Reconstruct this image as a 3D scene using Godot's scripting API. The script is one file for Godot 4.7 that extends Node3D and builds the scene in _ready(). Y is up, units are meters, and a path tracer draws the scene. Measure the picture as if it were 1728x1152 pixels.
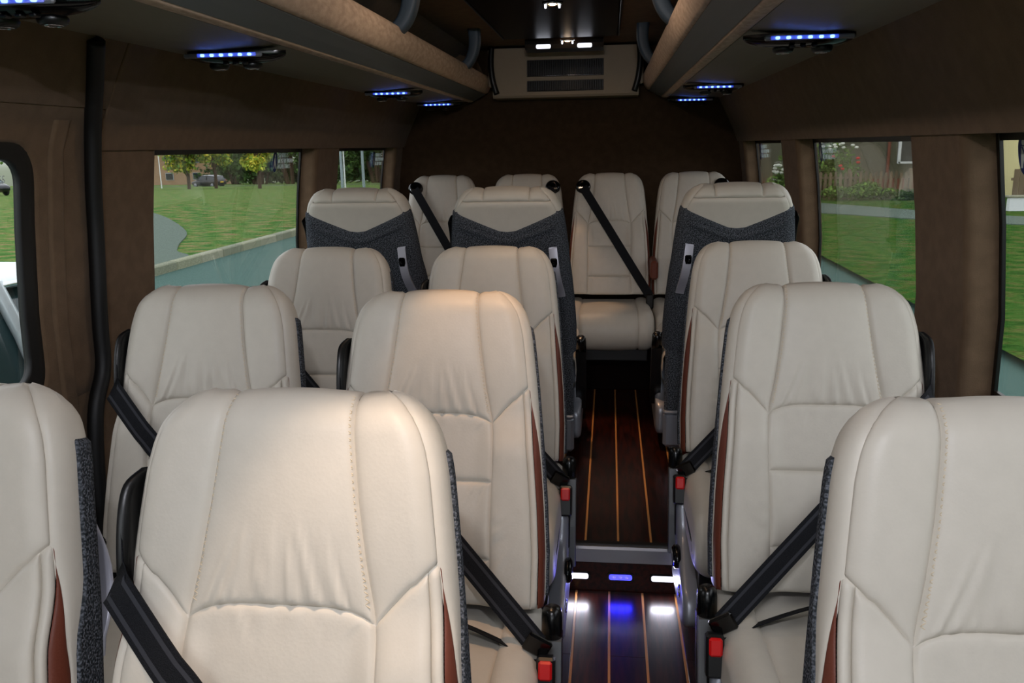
extends Node3D
# Minibus cabin seen from behind the driver towards the rear bench.
# Metres, y up; y = 0 is the raised rear floor, the front floor lies STEP below it; -z runs to the rear.

const STEP := 0.155
const GROUND := -0.8
var taken := {}
var mesh_cache := {}
var M := {}
var rng := RandomNumberGenerator.new()

func _ready() -> void:
	rng.seed = 7
	# ---- camera, sky, lamps' exposure
	var cam := Camera3D.new()
	cam.name = "camera"
	cam.keep_aspect = Camera3D.KEEP_HEIGHT
	cam.fov = rad_to_deg(2.0 * atan(576.0 / 1400.0))
	cam.near = 0.02
	cam.far = 400.0
	cam.rotation_order = EULER_ORDER_YXZ
	cam.position = Vector3(0.247, 1.225, 0.0)
	cam.rotation_degrees = Vector3(-13.17, 6.793, -1.058)
	add_child(cam)
	cam.current = true
	var sky_mat := ProceduralSkyMaterial.new()
	sky_mat.sky_top_color = Color(0.88, 0.90, 0.92)
	sky_mat.sky_horizon_color = Color(0.90, 0.92, 0.94)
	sky_mat.ground_bottom_color = Color(0.35, 0.38, 0.33)
	sky_mat.ground_horizon_color = Color(0.45, 0.48, 0.42)
	sky_mat.sun_angle_max = 1.0
	var sky := Sky.new()
	sky.sky_material = sky_mat
	var env := Environment.new()
	env.background_mode = Environment.BG_SKY
	env.sky = sky
	env.background_energy_multiplier = 4.0
	env.tonemap_mode = Environment.TONE_MAPPER_LINEAR
	env.tonemap_exposure = 1.0
	env.sdfgi_enabled = true
	env.ssao_enabled = true
	env.ssil_enabled = true
	var we := WorldEnvironment.new()
	we.name = "world_environment"
	we.environment = env
	add_child(we)
	make_materials()
	build_shell()
	build_outside()
	build_seats()
	build_fittings()

# ------------------------------------------------------------------ helpers
func numbered(called: String) -> String:
	if not taken.has(called):
		taken[called] = 0
		return called
	taken[called] += 1
	return "%s_%03d" % [called, taken[called]]

func mi(called: String, mesh: Mesh, mat: Material, parent: Node = null) -> MeshInstance3D:
	var o := MeshInstance3D.new()
	o.mesh = mesh
	o.material_override = mat
	if parent == null:
		o.name = numbered(called)
		add_child(o, true)
	else:
		o.name = called
		parent.add_child(o, true)
	return o

func thing(called: String, label: String, category: String, at := Vector3.ZERO, group := "") -> Node3D:
	var o := Node3D.new()
	o.name = numbered(called)
	add_child(o, true)
	o.position = at
	tag(o, label, category, group)
	return o

func tag(o: Node, label: String, category: String, group := "") -> void:
	o.set_meta("label", label)
	o.set_meta("category", category)
	if group != "":
		o.set_meta("group", group)

func struct(called: String, label: String, category: String, at := Vector3.ZERO) -> Node3D:
	var o := thing(called, label, category, at)
	o.set_meta("kind", "structure")
	return o

func smoothstep01(x: float) -> float:
	var t := clampf(x, 0.0, 1.0)
	return t * t * (3.0 - 2.0 * t)

func table(pts: Array, x: float) -> float:
	if x <= pts[0][0]:
		return pts[0][1]
	for i in range(1, pts.size()):
		if x <= pts[i][0]:
			return lerpf(pts[i - 1][1], pts[i][1], (x - pts[i - 1][0]) / (pts[i][0] - pts[i - 1][0]))
	return pts[-1][1]

# rows of points -> smooth mesh; out is roughly the way the sheet faces at its middle
func grid_mesh(rows: Array, out: Vector3, close_u := false) -> ArrayMesh:
	var nr := rows.size()
	var nc: int = rows[0].size()
	var v := PackedVector3Array()
	var n := PackedVector3Array()
	var uv := PackedVector2Array()
	for j in nr:
		for i in nc:
			v.append(rows[j][i])
			var i0 := maxi(i - 1, 0)
			var i1 := mini(i + 1, nc - 1)
			if close_u and (i == 0 or i == nc - 1):
				i0 = nc - 2
				i1 = 1
			var du: Vector3 = rows[j][i1] - rows[j][i0]
			var dv: Vector3 = rows[mini(j + 1, nr - 1)][i] - rows[maxi(j - 1, 0)][i]
			n.append(du.cross(dv).normalized())
			uv.append(Vector2(float(i) / (nc - 1), float(j) / (nr - 1)))
	var flip := n[(nr / 2) * nc + nc / 2].dot(out) < 0.0
	if flip:
		for k in n.size():
			n[k] = -n[k]
	var idx := PackedInt32Array()
	for j in nr - 1:
		for i in nc - 1:
			var a := j * nc + i
			if flip:
				idx.append_array(PackedInt32Array([a, a + nc, a + 1, a + 1, a + nc, a + nc + 1]))
			else:
				idx.append_array(PackedInt32Array([a, a + 1, a + nc, a + 1, a + nc + 1, a + nc]))
	# front faces run clockwise: (a, a+1, a+nc) must wind clockwise seen from outside
	for k in range(0, idx.size(), 3):
		var t := idx[k + 1]
		idx[k + 1] = idx[k + 2]
		idx[k + 2] = t
	var arr := []
	arr.resize(Mesh.ARRAY_MAX)
	arr[Mesh.ARRAY_VERTEX] = v
	arr[Mesh.ARRAY_NORMAL] = n
	arr[Mesh.ARRAY_TEX_UV] = uv
	arr[Mesh.ARRAY_INDEX] = idx
	var m := ArrayMesh.new()
	m.add_surface_from_arrays(Mesh.PRIMITIVE_TRIANGLES, arr)
	return m

func join(meshes: Array) -> ArrayMesh:
	var v := PackedVector3Array()
	var n := PackedVector3Array()
	var idx := PackedInt32Array()
	for e in meshes:
		var m: Mesh = e[0] if e is Array else e
		var t: Transform3D = e[1] if e is Array else Transform3D()
		var nb := t.basis.inverse().transposed()
		for s in m.get_surface_count():
			var a := m.surface_get_arrays(s)
			var k := v.size()
			var mv: PackedVector3Array = a[Mesh.ARRAY_VERTEX]
			var mn: PackedVector3Array = a[Mesh.ARRAY_NORMAL]
			for i in mv.size():
				v.append(t * mv[i])
				n.append((nb * mn[i]).normalized())
			if a[Mesh.ARRAY_INDEX] == null or a[Mesh.ARRAY_INDEX].is_empty():
				for i in mv.size():
					idx.append(k + i)
			else:
				for i in a[Mesh.ARRAY_INDEX]:
					idx.append(k + i)
	var arr := []
	arr.resize(Mesh.ARRAY_MAX)
	arr[Mesh.ARRAY_VERTEX] = v
	arr[Mesh.ARRAY_NORMAL] = n
	arr[Mesh.ARRAY_INDEX] = idx
	var out := ArrayMesh.new()
	out.add_surface_from_arrays(Mesh.PRIMITIVE_TRIANGLES, arr)
	return out

func quad(st: SurfaceTool, a: Vector3, b: Vector3, c: Vector3, d: Vector3) -> void:
	# a b c d counter-clockwise seen from outside
	for p in [a, c, b, a, d, c]:
		st.add_vertex(p)

# box with chamfered edges, centred
func cbox(size: Vector3, bevel := 0.004) -> ArrayMesh:
	var key := "cbox%s%s" % [size, bevel]
	if mesh_cache.has(key):
		return mesh_cache[key]
	var h := size * 0.5
	var b := minf(bevel, minf(h.x, minf(h.y, h.z)) * 0.9)
	var st := SurfaceTool.new()
	st.begin(Mesh.PRIMITIVE_TRIANGLES)
	st.set_smooth_group(-1)
	var pts := {}
	for sx in [-1, 1]:
		for sy in [-1, 1]:
			for sz in [-1, 1]:
				var s := Vector3(sx, sy, sz)
				pts[[s, 0]] = Vector3(sx * h.x, sy * (h.y - b), sz * (h.z - b))
				pts[[s, 1]] = Vector3(sx * (h.x - b), sy * h.y, sz * (h.z - b))
				pts[[s, 2]] = Vector3(sx * (h.x - b), sy * (h.y - b), sz * h.z)
	var polys := []
	for ax in 3:
		var u := (ax + 1) % 3
		var w := (ax + 2) % 3
		for s in [-1, 1]:
			var f := []
			for q in [[-1, -1], [1, -1], [1, 1], [-1, 1]]:
				var c := Vector3()
				c[ax] = s
				c[u] = q[0]
				c[w] = q[1]
				f.append(pts[[c, ax]])
			polys.append(f)
		# edges along axis ax
		for su in [-1, 1]:
			for sw in [-1, 1]:
				var c0 := Vector3()
				c0[ax] = -1
				c0[u] = su
				c0[w] = sw
				var c1 := c0
				c1[ax] = 1
				polys.append([pts[[c0, u]], pts[[c1, u]], pts[[c1, w]], pts[[c0, w]]])
	for sx in [-1, 1]:
		for sy in [-1, 1]:
			for sz in [-1, 1]:
				var s := Vector3(sx, sy, sz)
				polys.append([pts[[s, 0]], pts[[s, 1]], pts[[s, 2]]])
	for f in polys:
		var c := Vector3()
		for p in f:
			c += p
		var nn: Vector3 = (f[1] - f[0]).cross(f[2] - f[0])
		if nn.dot(c) > 0.0:
			f.reverse()
		for k in range(1, f.size() - 1):
			st.add_vertex(f[0])
			st.add_vertex(f[k])
			st.add_vertex(f[k + 1])
	st.generate_normals()
	var m := st.commit()
	mesh_cache[key] = m
	return m

# a closed polygon in (x, y) drawn out along z from z0 to z1; smooth rounds the sides
func extrude(poly: PackedVector2Array, z0: float, z1: float, smooth := false, segs := 1) -> ArrayMesh:
	var p := poly
	if Geometry2D.is_polygon_clockwise(p):
		p = p.duplicate()
		p.reverse()
	var st := SurfaceTool.new()
	st.begin(Mesh.PRIMITIVE_TRIANGLES)
	st.set_smooth_group(1 if smooth else -1)
	var n := p.size()
	for k in segs:
		var za := lerpf(z0, z1, float(k) / segs)
		var zb := lerpf(z0, z1, float(k + 1) / segs)
		for i in n:
			var a := p[i]
			var b := p[(i + 1) % n]
			if z1 < z0:
				quad(st, Vector3(a.x, a.y, za), Vector3(a.x, a.y, zb), Vector3(b.x, b.y, zb), Vector3(b.x, b.y, za))
			else:
				quad(st, Vector3(a.x, a.y, zb), Vector3(a.x, a.y, za), Vector3(b.x, b.y, za), Vector3(b.x, b.y, zb))
	st.set_smooth_group(-1)
	var tri := Geometry2D.triangulate_polygon(p)
	for e in [[z0, -1.0 if z1 > z0 else 1.0], [z1, 1.0 if z1 > z0 else -1.0]]:
		for k in range(0, tri.size(), 3):
			var a := p[tri[k]]
			var b := p[tri[k + 1]]
			var c := p[tri[k + 2]]
			var ccw := (b - a).cross(c - a) > 0.0
			if ccw == (e[1] > 0.0):
				var t := b
				b = c
				c = t
			for q in [a, b, c]:
				st.add_vertex(Vector3(q.x, q.y, e[0]))
	st.generate_normals()
	return st.commit()

# polygon in the (z, y) plane drawn out along x, with a small chamfer towards both faces
func extrude_x(poly: Array, x0: float, x1: float, smooth := false) -> ArrayMesh:
	var pp := PackedVector2Array()
	for q in poly:
		pp.append(Vector2(-q[0], q[1]))
	var m := extrude(pp, x0, x1, smooth)
	return join([[m, Transform3D(Basis(Vector3(0, 0, -1), Vector3(0, 1, 0), Vector3(1, 0, 0)), Vector3.ZERO)]])

func round_poly(pts: Array, r: float, seg := 5) -> PackedVector2Array:
	var out := PackedVector2Array()
	var n := pts.size()
	for i in n:
		var p: Vector2 = pts[i]
		var a: Vector2 = pts[(i + n - 1) % n]
		var b: Vector2 = pts[(i + 1) % n]
		var rr := minf(r, minf(p.distance_to(a), p.distance_to(b)) * 0.45)
		var p0 := p + (a - p).normalized() * rr
		var p1 := p + (b - p).normalized() * rr
		for k in seg + 1:
			var t := float(k) / seg
			out.append(p0.lerp(p, t).lerp(p.lerp(p1, t), t))
	return out

func rrect(w: float, h: float, r: float, seg := 6) -> PackedVector2Array:
	return round_poly([Vector2(-w / 2, -h / 2), Vector2(w / 2, -h / 2), Vector2(w / 2, h / 2), Vector2(-w / 2, h / 2)], r, seg)

func smooth_path(pts: Array, per := 6) -> PackedVector3Array:
	var c := Curve3D.new()
	var out := PackedVector3Array()
	for i in range(pts.size() - 1):
		var p0: Vector3 = pts[maxi(i - 1, 0)]
		var p1: Vector3 = pts[i]
		var p2: Vector3 = pts[i + 1]
		var p3: Vector3 = pts[mini(i + 2, pts.size() - 1)]
		for k in per:
			out.append(p1.cubic_interpolate(p2, p0, p3, float(k) / per))
	out.append(pts[-1])
	return out

# a tube along a path; radius may be one number or one per point; flat ends
func tube(path: PackedVector3Array, radius, sides := 10) -> ArrayMesh:
	var rows := []
	var n := path.size()
	var ref := Vector3.UP
	var t0 := (path[1] - path[0]).normalized()
	if absf(t0.dot(ref)) > 0.9:
		ref = Vector3.RIGHT
	for i in n:
		var t := (path[mini(i + 1, n - 1)] - path[maxi(i - 1, 0)]).normalized()
		var u := ref.cross(t).normalized()
		ref = t.cross(u).normalized()
		var r: float = radius[i] if radius is Array else radius
		var row := PackedVector3Array()
		for k in sides + 1:
			var a := TAU * k / sides
			row.append(path[i] + (u * cos(a) + ref * sin(a)) * r)
		rows.append(row)
	var first := PackedVector3Array()
	var last := PackedVector3Array()
	for k in sides + 1:
		first.append(path[0])
		last.append(path[n - 1])
	rows.push_front(first)
	rows.append(last)
	var mid: Vector3 = rows[rows.size() / 2][(sides + 1) / 2] - path[clampi(rows.size() / 2 - 1, 0, n - 1)]
	return grid_mesh(rows, mid, true)

# profile of [radius, y] turned round y
func lathe(prof: Array, sides := 20) -> ArrayMesh:
	var rows := []
	for p in prof:
		var row := PackedVector3Array()
		for k in sides + 1:
			var a := TAU * k / sides
			row.append(Vector3(p[0] * cos(a), p[1], p[0] * sin(a)))
		rows.append(row)
	var j := rows.size() / 2
	var q: Vector3 = rows[j][(sides + 1) / 2]
	return grid_mesh(rows, Vector3(q.x, 0, q.z) if prof[j][0] > 0.0001 else Vector3.UP, true)

# a flat strap following points, width along side vectors
func ribbon(path: Array, side: Array, width: float, thick: float, normal: Array) -> ArrayMesh:
	var rows := []
	for i in path.size():
		var p: Vector3 = path[i]
		var s: Vector3 = side[i] * width * 0.5
		var nn: Vector3 = normal[i] * thick * 0.5
		rows.append(PackedVector3Array([p - s + nn, p - s * 0.96 + nn * 1.15, p + nn * 1.3, p + s * 0.96 + nn * 1.15, p + s + nn, p + s - nn, p - s - nn, p - s + nn]))
	return grid_mesh(rows, normal[path.size() / 2], false)

# ------------------------------------------------------------------ materials
func noise_tex(freq: float, seed_: int, size := 512, ramp: Array = [], normal := false, bump := 4.0, kind := FastNoiseLite.TYPE_SIMPLEX_SMOOTH, octaves := 4) -> NoiseTexture2D:
	var f := FastNoiseLite.new()
	f.noise_type = kind
	f.seed = seed_
	f.frequency = freq
	f.fractal_octaves = octaves
	var t := NoiseTexture2D.new()
	t.width = size
	t.height = size
	t.seamless = true
	t.noise = f
	t.as_normal_map = normal
	t.bump_strength = bump
	if ramp.size() > 0:
		var g := Gradient.new()
		var offs := PackedFloat32Array()
		var cols := PackedColorArray()
		for r in ramp:
			offs.append(r[0])
			cols.append(r[1])
		g.offsets = offs
		g.colors = cols
		t.color_ramp = g
	return t

func mat(called: String, col: Color, rough := 0.6, metal := 0.0, spec := 0.5) -> StandardMaterial3D:
	var m := StandardMaterial3D.new()
	m.resource_name = called
	m.albedo_color = col
	m.roughness = rough
	m.metallic = metal
	m.metallic_specular = spec
	M[called] = m
	return m

func grain(m: StandardMaterial3D, tex: Texture2D, scale: Vector3, normal: Texture2D = null, amount := 0.5, world := false) -> void:
	m.uv1_triplanar = true
	m.uv1_world_triplanar = world
	m.uv1_scale = scale
	if tex:
		m.albedo_texture = tex
	if normal:
		m.normal_enabled = true
		m.normal_texture = normal
		m.normal_scale = amount

func glow(called: String, col: Color, energy: float) -> StandardMaterial3D:
	var m := mat(called, Color(0.8, 0.8, 0.8), 0.4)
	m.emission_enabled = true
	m.emission = col
	m.emission_energy_multiplier = energy
	return m

func pane(called: String, col: Color, alpha: float) -> StandardMaterial3D:
	var m := mat(called, Color(col, alpha), 0.02)
	m.transparency = BaseMaterial3D.TRANSPARENCY_ALPHA
	m.cull_mode = BaseMaterial3D.CULL_DISABLED
	return m

func make_materials() -> void:
	var hide := noise_tex(0.09, 3, 512, [], true, 3.0, FastNoiseLite.TYPE_CELLULAR, 2)
	var soft := noise_tex(0.012, 5, 512, [[0.0, Color(0.975, 0.975, 0.975)], [1.0, Color(1, 1, 1)]])
	var leather := mat("cream_leather", Color(0.79, 0.762, 0.712), 0.46, 0.0, 0.42)
	grain(leather, soft, Vector3(4, 4, 4), hide, 0.10)
	var thread := mat("thread", Color(0.80, 0.74, 0.64), 0.8)
	thread.metallic_specular = 0.2
	var brown := mat("brown_leather", Color(0.40, 0.20, 0.14), 0.5, 0.0, 0.4)
	grain(brown, soft, Vector3(6, 6, 6), hide, 0.3)
	var felt := mat("grey_felt", Color(1, 1, 1), 1.0, 0.0, 0.1)
	grain(felt, noise_tex(0.085, 8, 512, [[0.30, Color(0.165, 0.18, 0.19)], [0.5, Color(0.245, 0.258, 0.275)], [0.70, Color(0.41, 0.42, 0.45)]], false, 1.0, FastNoiseLite.TYPE_SIMPLEX, 2), Vector3(4, 4, 4), noise_tex(0.25, 9, 256, [], true, 6.0), 0.6)
	var suede_n := noise_tex(0.4, 12, 512, [], true, 3.0)
	var suede := mat("brown_suede", Color(1, 1, 1), 0.95, 0.0, 0.15)
	grain(suede, noise_tex(0.02, 11, 512, [[0.2, Color(0.40, 0.33, 0.26)], [0.8, Color(0.44, 0.362, 0.287)]], false, 1.0, FastNoiseLite.TYPE_SIMPLEX_SMOOTH, 6), Vector3(1.6, 1.6, 1.6), suede_n, 0.25)
	suede.rim_enabled = true
	suede.rim = 0.15
	suede.rim_tint = 0.8
	var rear := mat("dark_suede", Color(0.64, 0.62, 0.60), 0.95, 0.0, 0.1)  # the brown suede texture tinted darker for the rear wall
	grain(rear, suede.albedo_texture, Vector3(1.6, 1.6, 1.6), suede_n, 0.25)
	var tan_suede := mat("tan_suede", Color(1, 1, 1), 0.9, 0.0, 0.15)
	grain(tan_suede, noise_tex(0.03, 13, 512, [[0.2, Color(0.69, 0.61, 0.545)], [0.8, Color(0.80, 0.725, 0.66)]], false, 1.0, FastNoiseLite.TYPE_SIMPLEX_SMOOTH, 6), Vector3(3, 3, 1.2), suede_n, 0.2)
	var vinyl := mat("cream_vinyl", Color(0.62, 0.565, 0.49), 0.6, 0.0, 0.35)
	grain(vinyl, soft, Vector3(3, 3, 3), hide, 0.15)
	var rv := mat("rack_vinyl", Color(0.50, 0.47, 0.41), 0.6, 0.0, 0.35)
	grain(rv, soft, Vector3(3, 3, 3), hide, 0.15)
	mat("rack_grey", Color(0.37, 0.40, 0.42), 0.42, 0.0, 0.5)
	var bracket := mat("slate_plastic", Color(0.25, 0.30, 0.35), 0.45)
	bracket.metallic_specular = 0.4
	mat("black_plastic", Color(0.035, 0.035, 0.04), 0.38)
	mat("black_gloss", Color(0.02, 0.022, 0.025), 0.14)
	mat("black_rubber", Color(0.03, 0.03, 0.032), 0.55)
	mat("arm_black", Color(0.028, 0.034, 0.036), 0.27)
	mat("red_plastic", Color(0.80, 0.05, 0.06), 0.35)
	mat("silver_plastic", Color(0.56, 0.57, 0.60), 0.35, 0.35)
	mat("handle_silver", Color(0.70, 0.70, 0.74), 0.4, 0.3)
	mat("grey_shell", Color(0.36, 0.37, 0.38), 0.42, 0.1)
	mat("chrome", Color(0.80, 0.81, 0.83), 0.12, 1.0)
	mat("brushed_aluminium", Color(0.72, 0.73, 0.76), 0.33, 1.0)
	var web := mat("belt_webbing", Color(1, 1, 1), 0.75, 0.0, 0.3)
	grain(web, noise_tex(0.35, 21, 256, [[0.2, Color(0.045, 0.048, 0.06)], [0.9, Color(0.13, 0.135, 0.155)]], false, 1.0, FastNoiseLite.TYPE_SIMPLEX, 2), Vector3(7, 7, 7), noise_tex(0.3, 22, 256, [], true, 5.0), 0.5)
	mat("web_stripe", Color(0.17, 0.175, 0.20), 0.85)
	# mahogany boards with three tones and a lighter inlay
	var wood_n := noise_tex(0.02, 31, 512, [[0.1, Color(0.085, 0.035, 0.028)], [0.45, Color(0.16, 0.06, 0.042)], [0.75, Color(0.225, 0.085, 0.052)], [1.0, Color(0.12, 0.045, 0.032)]], false, 1.0, FastNoiseLite.TYPE_SIMPLEX_SMOOTH, 5)
	for k in 3:
		var w := mat("mahogany_%d" % k, Color(1, 1, 1) if k == 0 else (Color(0.86, 0.84, 0.82) if k == 1 else Color(1.0, 0.93, 0.9)), 0.30, 0.0, 0.35)
		grain(w, wood_n, Vector3(5.0, 5.0, 0.55), noise_tex(0.03, 32, 256, [], true, 1.0), 0.08)
		w.uv1_offset = Vector3(0.31 * k, 0.17 * k, 0.43 * k)
		w.clearcoat_enabled = true
		w.clearcoat = 0.15
		w.clearcoat_roughness = 0.16
	var inlay := mat("maple_inlay", Color(0.72, 0.50, 0.29), 0.3)
	inlay.metallic_specular = 0.4
	mat("mahogany_panel", Color(0.075, 0.035, 0.026), 0.36, 0.0, 0.12)
	# glass
	pane("tinted_glass", Color(0.01, 0.03, 0.02), 0.27)
	pane("front_glass", Color(0.01, 0.03, 0.02), 0.27)
	pane("clear_glass", Color(0.02, 0.03, 0.025), 0.04)
	pane("door_glass", Color(0.02, 0.03, 0.025), 0.23)
	mat("frit_black", Color(0.01, 0.012, 0.011), 0.35)
	mat("sticker_white", Color(0.75, 0.8, 0.8), 0.5)
	mat("sticker_blue", Color(0.04, 0.16, 0.42), 0.5)
	mat("sticker_red", Color(0.62, 0.07, 0.07), 0.5)
	# lamps
	glow("led_blue", Color(0.40, 0.58, 1.0), 5.0)
	glow("led_blue_strip", Color(0.14, 0.28, 1.0), 0.55)
	glow("led_white", Color(0.92, 0.94, 1.0), 2.4)
	glow("led_violet", Color(0.16, 0.14, 1.0), 7.0)
	glow("bulb_warm", Color(1.0, 0.72, 0.48), 12.0)
	glow("step_white", Color(0.94, 0.93, 1.0), 1.6)
	glow("step_blue", Color(0.16, 0.17, 1.0), 1.8)
	# outside
	var grass := mat("grass", Color(1, 1, 1), 1.0, 0.0, 0.05)
	grain(grass, noise_tex(0.018, 41, 1024, [[0.2, Color(0.266, 0.424, 0.210)], [0.45, Color(0.356, 0.491, 0.255)], [0.60, Color(0.457, 0.502, 0.288)], [0.80, Color(0.536, 0.491, 0.345)]], false, 1.0, FastNoiseLite.TYPE_SIMPLEX_SMOOTH, 7), Vector3(0.07, 0.07, 0.12), noise_tex(0.5, 42, 256, [], true, 8.0), 0.8, true)
	var dark_grass := mat("grass_dark", Color(0.70, 0.80, 0.66), 1.0, 0.0, 0.05)
	grain(dark_grass, grass.albedo_texture, Vector3(0.11, 0.11, 0.15), grass.normal_texture, 0.8, true)
	var road := mat("asphalt", Color(1, 1, 1), 0.9, 0.0, 0.2)
	grain(road, noise_tex(0.35, 43, 512, [[0.2, Color(0.243, 0.345, 0.317)], [0.8, Color(0.334, 0.429, 0.401)]]), Vector3(0.9, 0.9, 0.9), null, 0.0, true)
	var path := mat("path_asphalt", Color(1, 1, 1), 0.9, 0.0, 0.2)
	grain(path, noise_tex(0.2, 44, 512, [[0.2, Color(0.311, 0.367, 0.334)], [0.8, Color(0.412, 0.457, 0.412)]]), Vector3(0.7, 0.7, 0.7), null, 0.0, true)
	for k in 3:
		var kerb := mat("kerb_%d" % k, [Color(0.593, 0.604, 0.502), Color(0.525, 0.542, 0.457), Color(0.626, 0.626, 0.536)][k], 0.9)
		grain(kerb, noise_tex(0.05, 45, 256, [[0.2, Color(0.8, 0.8, 0.78)], [0.9, Color(1, 1, 1)]]), Vector3(2, 2, 2))
	mat("bark", Color(0.255, 0.187, 0.131), 0.95)
	var house := mat("render_tan", Color(1, 1, 1), 0.95)
	grain(house, noise_tex(0.08, 51, 512, [[0.2, Color(0.334, 0.328, 0.266)], [0.8, Color(0.412, 0.401, 0.322)]]), Vector3(0.6, 0.6, 0.6), null, 0.0, true)
	mat("house_cream", Color(0.908, 0.863, 0.638), 0.9)
	mat("brick_red", Color(0.480, 0.288, 0.221), 0.95)
	mat("brick_tan", Color(0.570, 0.457, 0.345), 0.95)
	mat("white_paint", Color(0.85, 0.86, 0.86), 0.5)
	mat("window_dark", Color(0.120, 0.153, 0.176), 0.1)
	for k in 2:
		var fence := mat("fence_%d" % k, [Color(0.412, 0.362, 0.288), Color(0.480, 0.418, 0.334)][k], 0.95)
		fence.metallic_specular = 0.1
	mat("pole_grey", Color(0.570, 0.626, 0.649), 0.6)
	mat("car_silver", Color(0.80, 0.84, 0.85), 0.3, 0.3)
	mat("car_dark", Color(0.05, 0.055, 0.085), 0.25)
	mat("car_glass", Color(0.16, 0.25, 0.26), 0.08)
	mat("car_glass_far", Color(0.12, 0.15, 0.17), 0.15)
	mat("tyre", Color(0.03, 0.03, 0.03), 0.8)
	mat("plate_yellow", Color(0.931, 0.773, 0.097), 0.6)
	mat("lamp_red", Color(0.626, 0.063, 0.063), 0.3)
	var leaf := mat("leaves", Color(1, 1, 1), 0.8, 0.0, 0.2)
	leaf.vertex_color_use_as_albedo = true
	leaf.cull_mode = BaseMaterial3D.CULL_DISABLED
	leaf.backlight_enabled = true
	leaf.backlight = Color(0.35, 0.38, 0.2)
	mat("petal_white", Color(0.88, 0.88, 0.82), 0.8)
	mat("petal_red", Color(0.795, 0.120, 0.108), 0.8)

# ------------------------------------------------------------------ the cabin shell
const WALL := [[-0.30, 1.00], [0.0, 1.012], [0.3, 1.02], [0.6, 1.02], [0.85, 1.016], [1.05, 0.996], [1.235, 0.97], [1.30, 0.944], [1.36, 0.915], [1.42, 0.886], [1.473, 0.858], [1.55, 0.815], [1.62, 0.765], [1.68, 0.70], [1.74, 0.60], [1.80, 0.50]]
const REAR := -4.95
const FRONT := 1.35
const SILL := 0.66
const HEAD := 1.235

func wall_x(y: float) -> float:
	return table(WALL, y)

func wall_levels(y0: float, y1: float) -> Array:
	var ys := [y0]
	for e in WALL:
		if e[0] > y0 + 0.004 and e[0] < y1 - 0.004:
			ys.append(e[0])
	ys.append(y1)
	return ys

# a leaning slab of the side wall between two heights and two depths, its room-side edges rounded
func lean_slab(side: float, y0: float, y1: float, z0: float, z1: float, off_in := 0.0, off_out := 0.079, bevel := 0.014) -> ArrayMesh:
	var za := minf(z0, z1)
	var zb := maxf(z0, z1)
	var rows := []
	var loop_at := func(y: float) -> PackedVector3Array:
		var xi := wall_x(y) + off_in
		var xo := wall_x(y) + off_out
		var b := minf(bevel, (zb - za) * 0.3)
		var row := PackedVector3Array()
		row.append(Vector3(xo, y, za))
		row.append(Vector3(xi + b + 0.002, y, za))
		for k in 5:
			var a := PI / 2 * k / 4.0
			row.append(Vector3(xi + b - b * sin(a), y, za + b - b * cos(a)))
		row.append(Vector3(xi, y, za + b + 0.002))
		row.append(Vector3(xi, y, zb - b - 0.002))
		for k in 5:
			var a := PI / 2 * k / 4.0
			row.append(Vector3(xi + b - b * cos(a), y, zb - b + b * sin(a)))
		row.append(Vector3(xi + b + 0.002, y, zb))
		row.append(Vector3(xo, y, zb))
		for q in row.size():
			row[q].x *= side
		return row
	var ys := wall_levels(y0, y1)
	for y in ys:
		rows.append(loop_at.call(y))
	var parts := [grid_mesh(rows, Vector3(-side, 0, 0))]
	# back and the two ends
	var st := SurfaceTool.new()
	st.begin(Mesh.PRIMITIVE_TRIANGLES)
	st.set_smooth_group(-1)
	for i in ys.size() - 1:
		var xa := (wall_x(ys[i]) + off_out) * side
		var xb := (wall_x(ys[i + 1]) + off_out) * side
		var p := [Vector3(xa, ys[i], zb), Vector3(xa, ys[i], za), Vector3(xb, ys[i + 1], za), Vector3(xb, ys[i + 1], zb)]
		if side < 0:
			p.reverse()
		quad(st, p[0], p[1], p[2], p[3])
	for e in [[y0, -1.0], [y1, 1.0]]:
		var row: PackedVector3Array = loop_at.call(e[0])
		for k in range(1, row.size() - 1):
			var t := [row[0], row[k], row[k + 1]]
			var up: float = (t[1] - t[0]).cross(t[2] - t[0]).y
			if up * e[1] > 0.0:
				t.reverse()
			for q in t:
				st.add_vertex(q)
	st.generate_normals()
	parts.append(st.commit())
	return join(parts)

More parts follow.
